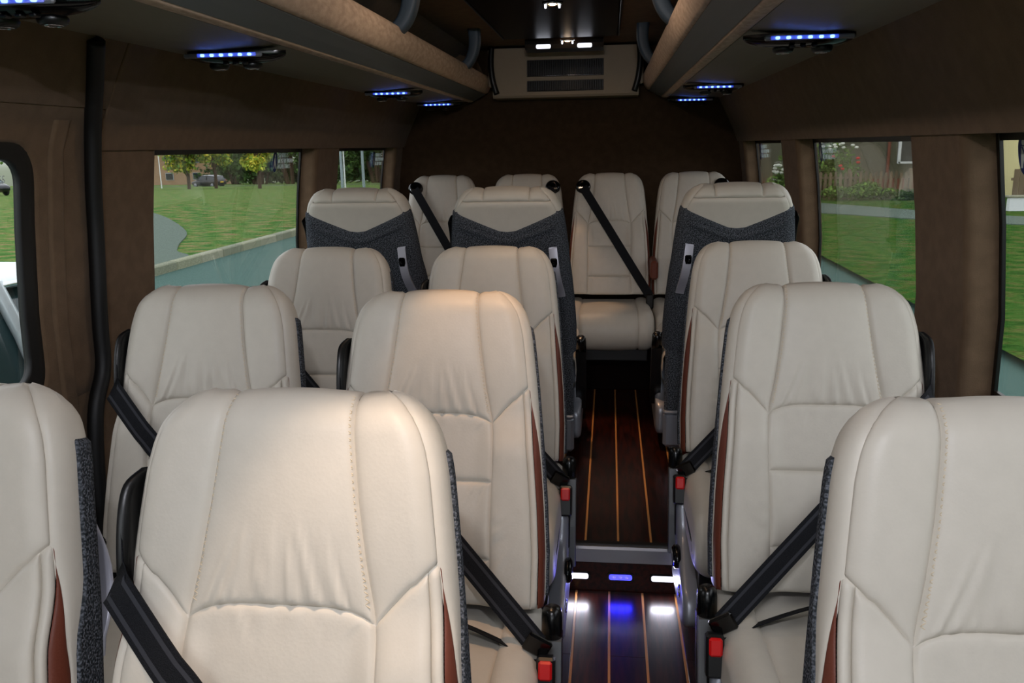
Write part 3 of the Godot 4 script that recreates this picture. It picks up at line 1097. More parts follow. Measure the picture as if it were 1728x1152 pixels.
func make_seat(sx: float, opts := {}) -> Node3D:
	# sx: +1 puts the arm and buckle at +x and the shoulder guide at -x
	var seat := Node3D.new()
	seat.name = "passenger_seat" if not taken.has("passenger_seat") else numbered("passenger_seat")
	if not taken.has("passenger_seat"):
		taken["passenger_seat"] = 0
	add_child(seat, true)
	var f := back_frame()
	for e in seat_parts:
		mi(e[0], e[1], e[2], seat).transform = f
	var czf := 0.128
	for e in cushion_parts:
		mi(e[0], e[1], e[2], seat).position = Vector3(0, 0, czf)
	# under-frame
	mi("seat_base", join([[cbox(Vector3(0.42, 0.07, 0.40), 0.008), Transform3D(Basis(), Vector3(0, 0.235, czf + 0.19))], [cbox(Vector3(0.38, 0.03, 0.34), 0.006), Transform3D(Basis(), Vector3(0, 0.19, czf + 0.19))]]), M.black_plastic, seat)
	for z in [0.06, 0.33]:
		for x in [-0.17, 0.17]:
			var l := mi("leg", join([[cbox(Vector3(0.035, 0.19, 0.045), 0.006), Transform3D(Basis(), Vector3(0, 0.097, 0))], [cbox(Vector3(0.06, 0.014, 0.075), 0.004), Transform3D(Basis(), Vector3(0, 0.007, 0))]]), M.silver_plastic, seat)
			l.position = Vector3(x, 0, czf + z)
	if opts.get("skirt", false):
		mi("lower_back", join([[cbox(Vector3(0.455, 0.30, 0.03), 0.012), Transform3D(Basis(), Vector3(0, 0.345, 0.030))]]), M.grey_felt, seat)
		mi("back_skirt", join([[cbox(Vector3(0.46, 0.14, 0.036), 0.012), Transform3D(Basis(), Vector3(0, 0.125, 0.030))], [cbox(Vector3(0.46, 0.014, 0.042), 0.005), Transform3D(Basis(), Vector3(0, 0.198, 0.028))]]), M.silver_plastic, seat)
	# grab handle with coat hook on the rear shell, at the arm's side
	if opts.get("handle", true):
		var hp := []
		for k in 9:
			var t := k / 8.0
			hp.append(Vector3(sx * lerpf(0.162, 0.188, t), -lerpf(0.195, 0.385, t), -0.119 - 0.034 * sin(PI * clampf(t * 1.08, 0.0, 1.0)) - 0.002))
		var sd := []
		var nn := []
		for k in hp.size():
			sd.append(Vector3(1, 0.15 * sx, 0).normalized())
			nn.append(Vector3(0, 0, -1))
		var h := mi("grab_handle", ribbon(hp, sd, 0.030, 0.010, nn), M.handle_silver, seat)
		h.transform = f
		var hook := mi("coat_hook", join([[cbox(Vector3(0.024, 0.036, 0.010), 0.004), Transform3D()], [cbox(Vector3(0.008, 0.010, 0.022), 0.003), Transform3D(Basis(), Vector3(0, 0.006, -0.008))]]), M.black_gloss, h)
		hook.position = Vector3(sx * 0.1665, -0.240, -0.152)
	# shoulder guide and belt
	var guide := Vector3(-sx * 0.224, 0, 0)
	if opts.get("belt", true):
		var gp := []
		for e in [[0.105, -0.030], [0.125, -0.005], [0.165, 0.006], [0.23, 0.002], [0.29, -0.012]]:
			gp.append(Vector3(-sx * (0.202 if e[0] < 0.11 else 0.211), -e[0], e[1] - 0.032))
		var loop := smooth_path(gp, 5)
		var gs := []
		var gn := []
		for k in loop.size():
			gs.append(Vector3(0, 0.0, 1))
			gn.append(Vector3(-sx, 0, 0))
		var g := mi("belt_guide", ribbon(Array(loop), gs, 0.055, 0.016, gn), M.black_plastic, seat)
		g.transform = f
		var shoulder := f * Vector3(-sx * 0.211, -0.252, -0.004)
		var tongue := Vector3(sx * 0.228, 0.440, 0.235)
		var s := strap_between(shoulder, tongue, 0.047, true)
		# the strap comes out of the guide edge-on and turns to the front
		for q in [0.035, 0.075]:
			s[0].push_front(f * Vector3(-sx * 0.213, -0.252 + q, -0.022))
			s[1].push_front((f.basis * Vector3(sx * 0.15, 0.0, 1.0)).normalized() if q < 0.05 else (f.basis * Vector3(0, 0, 1)))
			s[2].push_front((f.basis * Vector3(-sx, 0, 0.15)).normalized())
			if s[1][0].dot(s[1][1]) < 0.0:
				s[1][0] = -s[1][0]
		var belt := mi("seat_belt", ribbon(s[0], s[1], 0.047, 0.0022, s[2]), M.belt_webbing, seat)
		for o in [-0.0135, 0.0135]:
			var pp := []
			for k in s[0].size():
				pp.append(s[0][k] + s[1][k] * o + s[2][k] * 0.0012)
			mi("belt_stripe", ribbon(pp, s[1], 0.006, 0.0008, s[2]), M.web_stripe, belt)
		var lap := strap_between(Vector3(sx * 0.232, 0.405, 0.232), Vector3(-sx * 0.225, 0.452, 0.105), 0.047, false, 14)
		var ls := []
		var ln := []
		for k in lap[0].size():
			var t := float(k) / 14.0
			lap[0][k].y += 0.030 * sin(PI * t)
			ls.append(Vector3(0, 0.45, 0.9).normalized())
			ln.append(Vector3(0, 0.9, -0.45).normalized())
		mi("lap_belt", ribbon(lap[0], ls, 0.044, 0.0022, ln), M.belt_webbing, seat)
		# tongue and buckle
		mi("belt_tongue", join([[cbox(Vector3(0.05, 0.040, 0.012), 0.004), Transform3D(Basis(Vector3(0, 0, 1), sx * -0.5), tongue + Vector3(0, 0.002, 0.004))]]), M.black_gloss, seat)
		var bk := mi("buckle", join([[cbox(Vector3(0.036, 0.085, 0.030), 0.005), Transform3D(Basis(Vector3(1, 0, 0), -0.28), Vector3(0, -0.030, 0))], [cbox(Vector3(0.024, 0.12, 0.014), 0.004), Transform3D(Basis(Vector3(1, 0, 0), -0.28), Vector3(0, -0.11, 0.0))]]), M.black_plastic, seat)
		bk.position = Vector3(sx * 0.246, 0.418, 0.262)
		mi("release_button", cbox(Vector3(0.026, 0.036, 0.012), 0.004), M.red_plastic, bk).transform = Transform3D(Basis(Vector3(1, 0, 0), -0.28), Vector3(0.0, -0.004, 0.0145))
	if opts.get("arm", true):
		# folded-up armrest: grey underside faces forward, black pad behind with its cap over the top
		var tilt := Basis(Vector3(1, 0, 0), -deg_to_rad(15.0))
		var base := Vector3(sx * 0.252, 0.175, 0.245)
		var arm_t := Transform3D(tilt, base)
		var shell := extrude_x([[-0.004, 0.0], [0.020, 0.004], [0.026, 0.12], [0.022, 0.255], [-0.004, 0.260]], -0.020, 0.020)
		var a := mi("armrest", shell, M.grey_shell, seat)
		a.transform = arm_t
		var pad_prof := []
		for e in [[-0.022, 0.0], [-0.028, 0.02], [-0.030, 0.10], [-0.026, 0.190]]:
			pad_prof.append(Vector2(e[0], e[1]))
		var cap := lathe([[0.0, 0.062], [0.010, 0.0615], [0.0165, 0.058], [0.0205, 0.051], [0.022, 0.040], [0.022, 0.0], [0.0, 0.0]], 24)
		var padm := extrude_x([[-0.008, 0.0], [-0.030, 0.004], [-0.036, 0.10], [-0.032, 0.262], [-0.004, 0.262]], -0.021, 0.021)
		mi("armrest_pad", padm, M.arm_black, a)
		mi("armrest_cap", cap, M.arm_black, a).transform = Transform3D(Basis().scaled(Vector3(0.96, 1.0, 1.22)), Vector3(0, 0.257, -0.005))
		# moulded side shield with the recline lever
		var prof := round_poly([Vector2(0.115, 0.07), Vector2(0.125, 0.19), Vector2(0.20, 0.21), Vector2(0.235, 0.36), Vector2(0.275, 0.355), Vector2(0.31, 0.27), Vector2(0.40, 0.235), Vector2(0.53, 0.19), Vector2(0.56, 0.13), Vector2(0.51, 0.09), Vector2(0.20, 0.06)], 0.04, 6)
		var rows := []
		for e in [[-0.018, 0.012], [-0.012, 0.0], [0.008, 0.0], [0.016, 0.003], [0.022, 0.012], [0.025, 0.024], [0.025, 0.10]]:
			var row := PackedVector3Array()
			var cen := Vector2(0.27, 0.22)
			for i in prof.size() + 1:
				var q: Vector2 = prof[i % prof.size()]
				var len := q.distance_to(cen)
				q = cen + (q - cen) * maxf(0.0, (len - e[1]) / len)
				row.append(Vector3(sx * (0.229 + e[0]), q.y, q.x))
			rows.append(row)
		var last := PackedVector3Array()
		for i in prof.size() + 1:
			last.append(Vector3(sx * 0.254, 0.22, 0.27))
		rows.append(last)
		var sh := mi("side_shield", grid_mesh(rows, Vector3(sx, 0.3, 0)), M.silver_plastic, seat)
		var lever := mi("recline_lever", lathe([[0.0, -0.006], [0.028, -0.006], [0.032, 0.0], [0.031, 0.010], [0.024, 0.016], [0.0, 0.017]], 20), M.black_gloss, sh)
		lever.transform = Transform3D(Basis(Vector3(0, 0, 1), -sx * PI / 2) * Basis().scaled(Vector3(1.0, 1.0, 1.35)), Vector3(sx * 0.254, 0.225, 0.36))
		var ringm := TorusMesh.new()
		ringm.inner_radius = 0.013
		ringm.outer_radius = 0.019
		ringm.rings = 20
		ringm.ring_segments = 8
		mi("chrome_ring", ringm, M.chrome, sh).transform = Transform3D(Basis(Vector3(0, 0, 1), -sx * PI / 2), Vector3(sx * 0.255, 0.165, 0.445))
	return seat

func copy_seat(src: Node3D) -> Node3D:
	var c := src.duplicate()
	c.name = numbered("passenger_seat")
	add_child(c, true)
	return c

func place(seat: Node3D, x: float, floor_y: float, z: float, turned: bool, label: String, group: String) -> void:
	seat.position = Vector3(x, floor_y, z)
	seat.scale = Vector3(1, 1.018 if turned else 1.008, 1)
	seat.rotation.y = PI if turned else 0.0
	tag(seat, label, "seat", group)

func build_seats() -> void:
	gather_a = gather(12, 17, 0.0042, true)
	gather_b = gather(7, 23, 0.0045, false)
	make_seat_shapes()
	var g := "forward-facing cream leather seats in three rows"
	var L := -STEP
	# seats left of the aisle have their arm on the aisle side (+x); window seats have none
	var aisle := make_seat(1.0)
	place(aisle, -0.150, L, -0.895, false, "cream leather seat nearest the camera, left of the aisle, filling the lower centre", g)
	var window := make_seat(1.0, {"arm": false})
	place(window, -0.665, L, -0.905, false, "cream leather seat cut by the left edge, nearest row beside the sliding door", g)
	var right := make_seat(-1.0)
	place(right, 0.715, L, -0.905, false, "cream leather seat cut by the right edge, nearest row right of the aisle", g)
	place(copy_seat(aisle), -0.112, L, -1.655, false, "cream leather aisle seat of the second row with a warm lamp pool on its head", g)
	place(copy_seat(window), -0.668, L, -1.730, false, "cream leather seat of the second row by the left pillar and door seal", g)
	place(copy_seat(right), 0.708, L, -1.760, false, "cream leather seat of the second row right of the aisle before the brown pillar", g)
	place(copy_seat(aisle), -0.116, L, -2.475, false, "cream leather aisle seat of the third row, left of the aisle before a grey-backed seat", g)
	place(copy_seat(window), -0.635, L, -2.460, false, "cream leather window seat of the third row, below the large left window", g)
	place(copy_seat(right), 0.705, L, -2.580, false, "cream leather seat of the third row, right of the aisle by the large window", g)
	# three seats turned to the rear
	var gb := "rear-facing seats showing their grey felt backs"
	var ra := make_seat(-1.0, {"skirt": true})
	place(ra, -0.113, 0.0, -3.06, true, "rear-facing seat with grey felt back left of the aisle, middle of the three", gb)
	var rw := make_seat(-1.0, {"arm": false, "skirt": true})
	place(rw, -0.670, 0.0, -3.09, true, "rear-facing seat with grey felt back by the left window", gb)
	var rr := make_seat(1.0, {"skirt": true})
	place(rr, 0.695, 0.0, -3.14, true, "rear-facing seat with grey felt back right of the aisle", gb)
	# the rear bench of four
	build_bench()

func bench_seat(guide_side: float, with_box: bool, has_belt: bool) -> Node3D:
	var seat := Node3D.new()
	seat.name = numbered("passenger_seat")
	seat.scale = Vector3(0.925, 1, 1)
	add_child(seat, true)
	var f := back_frame()
	for e in seat_parts:
		if e[0] in ["back_shell", "pocket_hem"]:
			continue
		mi(e[0], e[1], e[2], seat).transform = f
	for e in cushion_parts:
		mi(e[0], e[1], e[2], seat).position = Vector3(0, -0.005, 0.125)
	mi("seat_base", cbox(Vector3(0.41, 0.065, 0.42), 0.006), M.black_plastic, seat).position = Vector3(0, 0.228, 0.30)
	# round belt outlet on the head panel's corner
	var gx := guide_side * 0.150
	var out := mi("belt_outlet", lathe([[0.0, -0.02], [0.040, -0.02], [0.043, 0.0], [0.040, 0.014], [0.030, 0.022], [0.0, 0.024]], 24), M.black_gloss, seat)
	out.transform = f * Transform3D(Basis(Vector3(1, 0, 0), PI / 2) * Basis().scaled(Vector3(1, 1, 0.85)), Vector3(gx, -0.085, 0.010))
	mi("outlet_slot", cbox(Vector3(0.054, 0.005, 0.012), 0.002), M.chrome, out).transform = Transform3D(Basis(), Vector3(0, 0.022, 0.012))
	if with_box:
		mi("armrest_box", cbox(Vector3(0.040, 0.095, 0.20), 0.010), M.brown_leather, seat).position = Vector3(-0.228, 0.60, 0.16)
	if not has_belt:
		return seat
	var p0 := f * Vector3(gx, -0.095, 0.040)
	var p1 := Vector3(-guide_side * 0.225, 0.46, 0.20)
	var s := strap_between(p0, p1, 0.047, true)
	mi("seat_belt", ribbon(s[0], s[1], 0.047, 0.0022, s[2]), M.belt_webbing, seat)
	mi("buckle", cbox(Vector3(0.040, 0.075, 0.035), 0.006), M.black_plastic, seat).position = p1 + Vector3(0, -0.025, 0.0)
	return seat

func build_bench() -> void:
	var g := "cream leather seats of the rear bench"
	var sets := [[-0.652, -1.0, "leftmost seat of the rear bench with a black belt outlet, mostly behind a grey-backed seat"], [-0.190, 1.0, "second rear bench seat from the left, its head showing above a grey-backed seat"], [0.248, -1.0, "bench seat at the end of the aisle, seen whole with its diagonal black belt"], [0.684, 1.0, "rightmost seat of the rear bench, behind the grey-backed seat right of the aisle"]]
	for e in sets:
		var s := bench_seat(e[1], e[0] > 0.6, e[0] < 0.6)
		s.position = Vector3(e[0], 0.012, -4.43)
		tag(s, e[2], "seat", g)
	var p := thing("bench_plinth", "dark boxed plinth board under the rear bench at the aisle's end", "plinth", Vector3(0, 0, -4.15))
	mi("front_board", cbox(Vector3(1.96, 0.205, 0.025), 0.003), M.mahogany_panel, p).position = Vector3(0, 0.1025, 0)
	mi("top_board", cbox(Vector3(1.96, 0.02, 0.70), 0.003), M.mahogany_panel, p).position = Vector3(0, 0.195, -0.36)

# ------------------------------------------------------------------ racks, lamps, vents, trims
func build_fittings() -> void:
	for side in [-1.0, 1.0]:
		build_rack(side)
	build_ceiling()
	build_air_unit()
	build_step_lamps()
	build_stickers()

func mirror_poly(pts: Array, side: float) -> PackedVector2Array:
	var out := PackedVector2Array()
	for q in pts:
		out.append(Vector2(q[0] * side, q[1]))
	return out

func build_rack(side: float) -> void:
	var left := side < 0
	var z0 := -4.86
	var z1 := 0.9
	var r := thing("luggage_rack", "long overhead luggage rack with padded tan lip above the %s" % ("left windows" if left else "right windows"), "rack", Vector3.ZERO, "")
	mi("underside_panel", extrude(mirror_poly([[0.858, 1.474], [0.72, 1.470], [0.569, 1.482], [0.569, 1.496], [0.72, 1.486], [0.87, 1.490]], side), z1, z0, false), M.rack_vinyl, r)
	mi("edge_strip", extrude(mirror_poly([[0.567, 1.482], [0.558, 1.479], [0.540, 1.4785], [0.529, 1.482], [0.529, 1.496], [0.567, 1.496]], side), z1, z0, true), M.tan_suede, r)
	mi("fascia_band", extrude(mirror_poly([[0.527, 1.484], [0.495, 1.499], [0.458, 1.519], [0.466, 1.533], [0.535, 1.499]], side), z1, z0, false), M.rack_grey, r)
	var lip := []
	for e in [[0.456, 1.521], [0.446, 1.527], [0.435, 1.542], [0.427, 1.560], [0.4235, 1.578], [0.4245, 1.595], [0.429, 1.607], [0.438, 1.6145], [0.450, 1.615], [0.460, 1.608], [0.466, 1.595], [0.470, 1.56], [0.470, 1.525]]:
		lip.append(e)
	mi("lip", extrude(mirror_poly(lip, side), z1, z0, true, 6), M.tan_suede, r)
	mi("end_cap", extrude(mirror_poly([[0.86, 1.478], [0.53, 1.488], [0.455, 1.525], [0.43, 1.56], [0.43, 1.61], [0.46, 1.612], [0.50, 1.70], [0.60, 1.74], [0.72, 1.66]], side), z0 + 0.004, z0 - 0.02, false), M.brown_suede, r)
	for z in [-1.55, -2.80, -4.10]:
		var path := []
		for e in [[0.395, 1.775], [0.392, 1.735], [0.394, 1.695], [0.405, 1.655], [0.424, 1.622], [0.452, 1.598]]:
			path.append(Vector3(e[0] * side, e[1], 0))
		var pts := smooth_path(path, 4)
		var rows := []
		for i in pts.size():
			var t: Vector3 = (pts[mini(i + 1, pts.size() - 1)] - pts[maxi(i - 1, 0)]).normalized()
			var n := Vector3(t.y, -t.x, 0) * side
			var w := lerpf(0.030, 0.021, float(i) / pts.size())
			var row := PackedVector3Array()
			for k in 25:
				var a := TAU * k / 24.0
				var ca := signf(cos(a)) * pow(absf(cos(a)), 0.5)
				var sa := signf(sin(a)) * pow(absf(sin(a)), 0.5)
				row.append(pts[i] + n * w * ca + Vector3(0, 0, 0.032) * sa)
			rows.append(row)
		mi("rack_bracket", grid_mesh(rows, Vector3(-side, 0, 0), true), M.slate_plastic, r).position = Vector3(0, 0, z)
	# reading-lamp pods hang below
	var zs := [-1.32, -2.10, -3.66, -4.66] if left else [-2.12, -3.78, -4.80]
	var words := ["at the top left corner", "second along the left rack", "third along the left rack", "farthest along the left rack"] if left else ["nearest of three along the right rack", "middle of three along the right rack", "farthest along the right rack"]
	for i in zs.size():
		build_pod(side, zs[i], "black reading lamp pod with a blue light strip, " + words[i])

func build_pod(side: float, z: float, label: String) -> void:
	var p := thing("reading_lamp_pod", label, "lamp", Vector3(0.685 * side, 1.467, z), "reading lamp pods under the luggage racks")
	# body: swollen plate, wider towards the wall, with two lamp cups below
	var rows := []
	for j in 9:
		var t := j / 8.0
		var row := PackedVector3Array()
		var y := -0.004 - 0.022 * sin(t * PI / 2)
		var s := cos(t * PI / 2 * 0.96)
		for k in 49:
			var a := TAU * k / 48.0
			var x := 0.128 * cos(a)
			var zz := 0.060 * sin(a) * (0.72 + 0.28 * cos(a) * side)
			row.append(Vector3(x * (0.15 + 0.85 * s), y, zz * (0.1 + 0.9 * s)))
		rows.append(row)
	var lid := PackedVector3Array()
	for k in 49:
		lid.append(Vector3(0, -0.0265, 0))
	rows.append(lid)
	var rim := PackedVector3Array()
	for k in 49:
		rim.append(Vector3(rows[0][k].x, 0.004, rows[0][k].z))
	rows.push_front(rim)
	mi("pod_body", grid_mesh(rows, Vector3(0, -1, 0.2), true), M.black_gloss, p)
	for e in [[0.058, -0.020], [-0.032, -0.016]]:
		var cup := mi("lamp_cup", lathe([[0.0, -0.007], [0.018, -0.0065], [0.023, -0.003], [0.025, 0.004], [0.022, 0.010], [0.0, 0.011]], 20), M.black_plastic, p)
		cup.position = Vector3(e[0] * side, -0.030, e[1])
		var rg := TorusMesh.new()
		rg.inner_radius = 0.012
		rg.outer_radius = 0.016
		rg.rings = 16
		rg.ring_segments = 6
		mi("cup_ring", rg, M.chrome, cup).position = Vector3(0, -0.006, 0)
	for x in [-0.02, 0.005, 0.03]:
		mi("push_button", cbox(Vector3(0.012, 0.006, 0.016), 0.002), M.black_plastic, p).position = Vector3(x, -0.026, 0.024)
	# clear strip with six blue diodes on the edge towards the camera
	mi("light_bar", cbox(Vector3(0.200, 0.011, 0.010), 0.003), M.silver_plastic, p).position = Vector3(0.012 * side, -0.010, 0.056)
	mi("light_strip", cbox(Vector3(0.150, 0.0085, 0.004), 0.0015), M.led_blue_strip, p).position = Vector3(0.0, -0.010, 0.0625)
	for k in 6:
		mi("led_diode", lathe([[0.0, -0.0035], [0.0040, -0.003], [0.0052, 0.0], [0.0040, 0.003], [0.0, 0.0035]], 10), M.led_blue, p).position = Vector3(-0.060 + 0.024 * k, -0.0105, 0.0655)
	var l := AreaLight3D.new()
	l.name = "strip_light"
	l.light_color = Color(0.12, 0.30, 1.0)
	l.light_energy = 0.0006
	l.area_size = Vector2(0.15, 0.009)
	l.area_range = 8.0
	l.shadow_enabled = true
	p.add_child(l, true)
	l.position = Vector3(0, -0.010, 0.072)
	l.rotation.y = PI

func build_ceiling() -> void:
	var c := thing("ceiling_panel", "dark glossy mahogany panel running along the middle of the ceiling", "panel", Vector3(0, 1.760, -1.85))
	mi("board", cbox(Vector3(0.566, 0.022, 5.0), 0.006), M.mahogany_panel, c)
	for x in [-0.286, 0.286]:
		mi("edge_trim", cbox(Vector3(0.008, 0.026, 5.0), 0.003), M.black_plastic, c).position = Vector3(x, 0, 0)
	for e in [[-4.42, "farthest of the two ceiling downlights, above the rear bench aisle"], [-3.30, "nearer of the two ceiling downlights in view at the top edge"], [-2.35, "warm ceiling downlight above the third row, beyond the top edge"], [-1.58, "warm ceiling downlight above the second row, beyond the top edge"], [-0.74, "warm ceiling downlight above the nearest row, beyond the top edge"]]:
		build_downlight(0.03, e[0], e[1], {-4.42: 14.0, -3.30: 4.0, -2.35: 0.0, -1.58: 0.0, -0.74: 2.0}[e[0]])
	# low round speaker grilles on the panel
	for x in [-0.17, 0.17]:
		var s := mi("speaker_grille", lathe([[0.0, -0.006], [0.055, -0.006], [0.062, -0.003], [0.064, 0.003], [0.0, 0.003]], 28), M.black_plastic, c)
		s.position = Vector3(x, -0.011, -1.22)

func build_downlight(x: float, z: float, label: String, aim: float) -> void:
	var d := thing("downlight", label, "lamp", Vector3(x, 1.749, z), "warm downlights along the ceiling panel")
	mi("bezel", lathe([[0.022, -0.002], [0.030, -0.010], [0.036, -0.008], [0.040, 0.0], [0.022, 0.001]], 28), M.chrome, d)
	mi("bulb", lathe([[0.0, -0.012], [0.010, -0.011], [0.018, -0.007], [0.021, 0.0], [0.0, 0.001]], 20), M.bulb_warm, d)
	for s in [-1.0, 1.0]:
		mi("led_foot", lathe([[0.0, -0.016], [0.0035, -0.015], [0.0045, -0.008], [0.0045, 0.0], [0.0, 0.001]], 10), M.led_white, d).position = Vector3(0.026 * s, -0.008, 0.012)
	var l := SpotLight3D.new()
	l.name = "downlight_beam"
	l.light_color = Color(1.0, 0.79, 0.60) if z < -1.0 else Color(1.0, 0.87, 0.75)
	l.light_energy = {-4.42: 0.40, -3.30: 1.1, -2.35: 0.10, -1.58: 0.55, -0.74: 0.9}[z]
	l.spot_range = 8.0
	l.spot_attenuation = 2.0
	l.spot_angle = 18.0 if z > -2.0 and z < -1.0 else (15.0 if z < -4.0 else 21.0)
	l.spot_angle_attenuation = 0.5
	l.light_size = 0.02
	l.shadow_enabled = true
	d.add_child(l, true)
	var o := OmniLight3D.new()
	o.name = "bulb_spill"
	o.light_color = Color(1.0, 0.88, 0.76)
	o.light_energy = {-4.42: 0.004, -3.30: 0.02, -2.35: 0.16, -1.58: 0.03, -0.74: 0.03}[z]
	o.omni_range = 6.0
	o.omni_attenuation = 2.0
	o.light_size = 0.02
	o.shadow_enabled = true
	d.add_child(o, true)
	o.position = Vector3(0, -0.006, 0)
	l.position = Vector3(0, -0.022, 0)
	l.rotation.x = -PI / 2 - deg_to_rad(aim)

func lamp_bar(label: String, at: Vector3, turned: bool, energy: float) -> Node3D:
	# black lamp housing under the ceiling with two white LED lenses facing along the aisle
	var b := thing("led_lamp_bar", label, "lamp", at)
	b.rotation.y = PI if turned else 0.0
	mi("housing", extrude_x([[-0.05, 0.035], [0.055, 0.035], [0.062, 0.010], [0.050, -0.012], [-0.05, -0.020]], -0.20, 0.20), M.black_plastic, b)
	for s in [-1.0, 1.0]:
		var lens := mi("led_lens", join([[extrude(rrect(0.074, 0.020, 0.0095, 5), -0.004, 0.004, false), Transform3D(Basis(Vector3(1, 0, 0), 0.35), Vector3.ZERO)]]), M.led_white, b)
		lens.position = Vector3(0.105 * s, -0.002, 0.059)
		var l := AreaLight3D.new()
		l.name = "led_light"
		l.light_color = Color(0.95, 0.96, 1.0)
		l.light_energy = energy
		l.area_size = Vector2(0.062, 0.016)
		l.area_range = 10.0
		l.shadow_enabled = true
		b.add_child(l, true)
		l.position = Vector3(0.105 * s, -0.006, 0.069)
		l.rotation = Vector3(-0.35, PI, 0)
	return b

func build_air_unit() -> void:
	var a := thing("air_unit", "cream air unit housing with black grilles high on the rear wall", "vent", Vector3(0, 1.49, -4.76))
	mi("housing", extrude_x([[-0.19, 0.0], [0.0, 0.0], [0.012, 0.012], [-0.02, 0.265], [-0.19, 0.265]], -0.40, 0.40), M.cream_vinyl, a)
	var lean := Basis(Vector3(1, 0, 0), -atan2(0.032, 0.253))
	for e in [[0.030, 0.058], [0.108, 0.090]]:
		var g := mi("grille", join([[cbox(Vector3(0.42, e[1], 0.012), 0.002), Transform3D()]]), M.black_plastic, a)
		g.transform = Transform3D(lean, Vector3(0, e[0] + e[1] / 2, 0.010 - (e[0] + e[1] / 2) * 0.126))
		for k in 42:
			mi("grille_slat", cbox(Vector3(0.0032, e[1] - 0.008, 0.010), 0.001), M.black_gloss, g).position = Vector3(-0.20 + 0.40 * k / 41.0, 0, 0.009)
		mi("chrome_lip", cbox(Vector3(0.415, 0.003, 0.006), 0.001), M.chrome, g).position = Vector3(0, -e[1] / 2 + 0.003, 0.010)
	for s in [-1.0, 1.0]:
		var path := smooth_path([Vector3(s * 0.40, 0.27, 0.02), Vector3(s * 0.405, 0.18, 0.03), Vector3(s * 0.395, 0.09, 0.035), Vector3(s * 0.375, 0.02, 0.03)], 5)
		mi("curved_trim", tube(path, 0.016, 12), M.black_plastic, a)
		mi("side_strip", cbox(Vector3(0.022, 0.20, 0.05), 0.006), M.cream_vinyl, a).position = Vector3(s * 0.413, 0.16, -0.02)
	lamp_bar("black lamp bar with two bright white lenses under the ceiling before the air unit", Vector3(0.01, 1.725, -4.52), false, 0.0008)
	lamp_bar("added unseen black lamp bar behind the camera, standing in for a camera flash", Vector3(0.22, 1.700, 0.10), true, 0.64)  # added fill light in place of a camera flash

func build_step_lamps() -> void:
	var sets := [[0.155, "step_white", Color(0.94, 0.93, 1.0), "white step lamp in the riser, left of the blue one", 0.026], [0.292, "step_blue", Color(0.15, 0.16, 1.0), "blue step lamp in the middle of the riser", 0.026], [0.424, "step_white", Color(0.94, 0.93, 1.0), "white step lamp in the riser, right of the blue one", 0.026]]
	for e in sets:
		var s := thing("step_lamp", e[3], "lamp", Vector3(e[0], -0.103, -2.406), "step lamps in the riser")
		mi("bezel", extrude(rrect(0.084, 0.028, 0.013, 6), -0.004, 0.003, false), M.black_gloss, s)
		mi("lens", extrude(rrect(0.072, 0.018, 0.0085, 6), 0.0, 0.006, false), M[e[1]], s)
		for k in 3:
			mi("led_diode", lathe([[0.0, -0.003], [0.004, -0.0025], [0.0055, 0.0], [0.004, 0.0025], [0.0, 0.003]], 12), M.led_white if e[1] == "step_white" else M.led_violet, s).position = Vector3(-0.02 + 0.02 * k, 0, 0.0065)
		var l := AreaLight3D.new()
		l.name = "step_light"
		l.light_color = e[2]
		l.light_energy = e[4]
		l.area_size = Vector2(0.072, 0.018)
		l.area_range = 6.0
		l.shadow_enabled = true
		s.add_child(l, true)
		l.position = Vector3(0, 0, 0.012)
		l.rotation.y = PI

func flat_text(text: String, height: float, depth := 0.0006) -> TextMesh:
	var t := TextMesh.new()
	t.text = text
	var fnt := SystemFont.new()
	fnt.font_names = PackedStringArray(["Droid Sans"])
	t.font = fnt
	t.font_size = 32
	t.pixel_size = height / 32.0 * 1.35
	t.depth = depth
	t.horizontal_alignment = HORIZONTAL_ALIGNMENT_LEFT
	return t

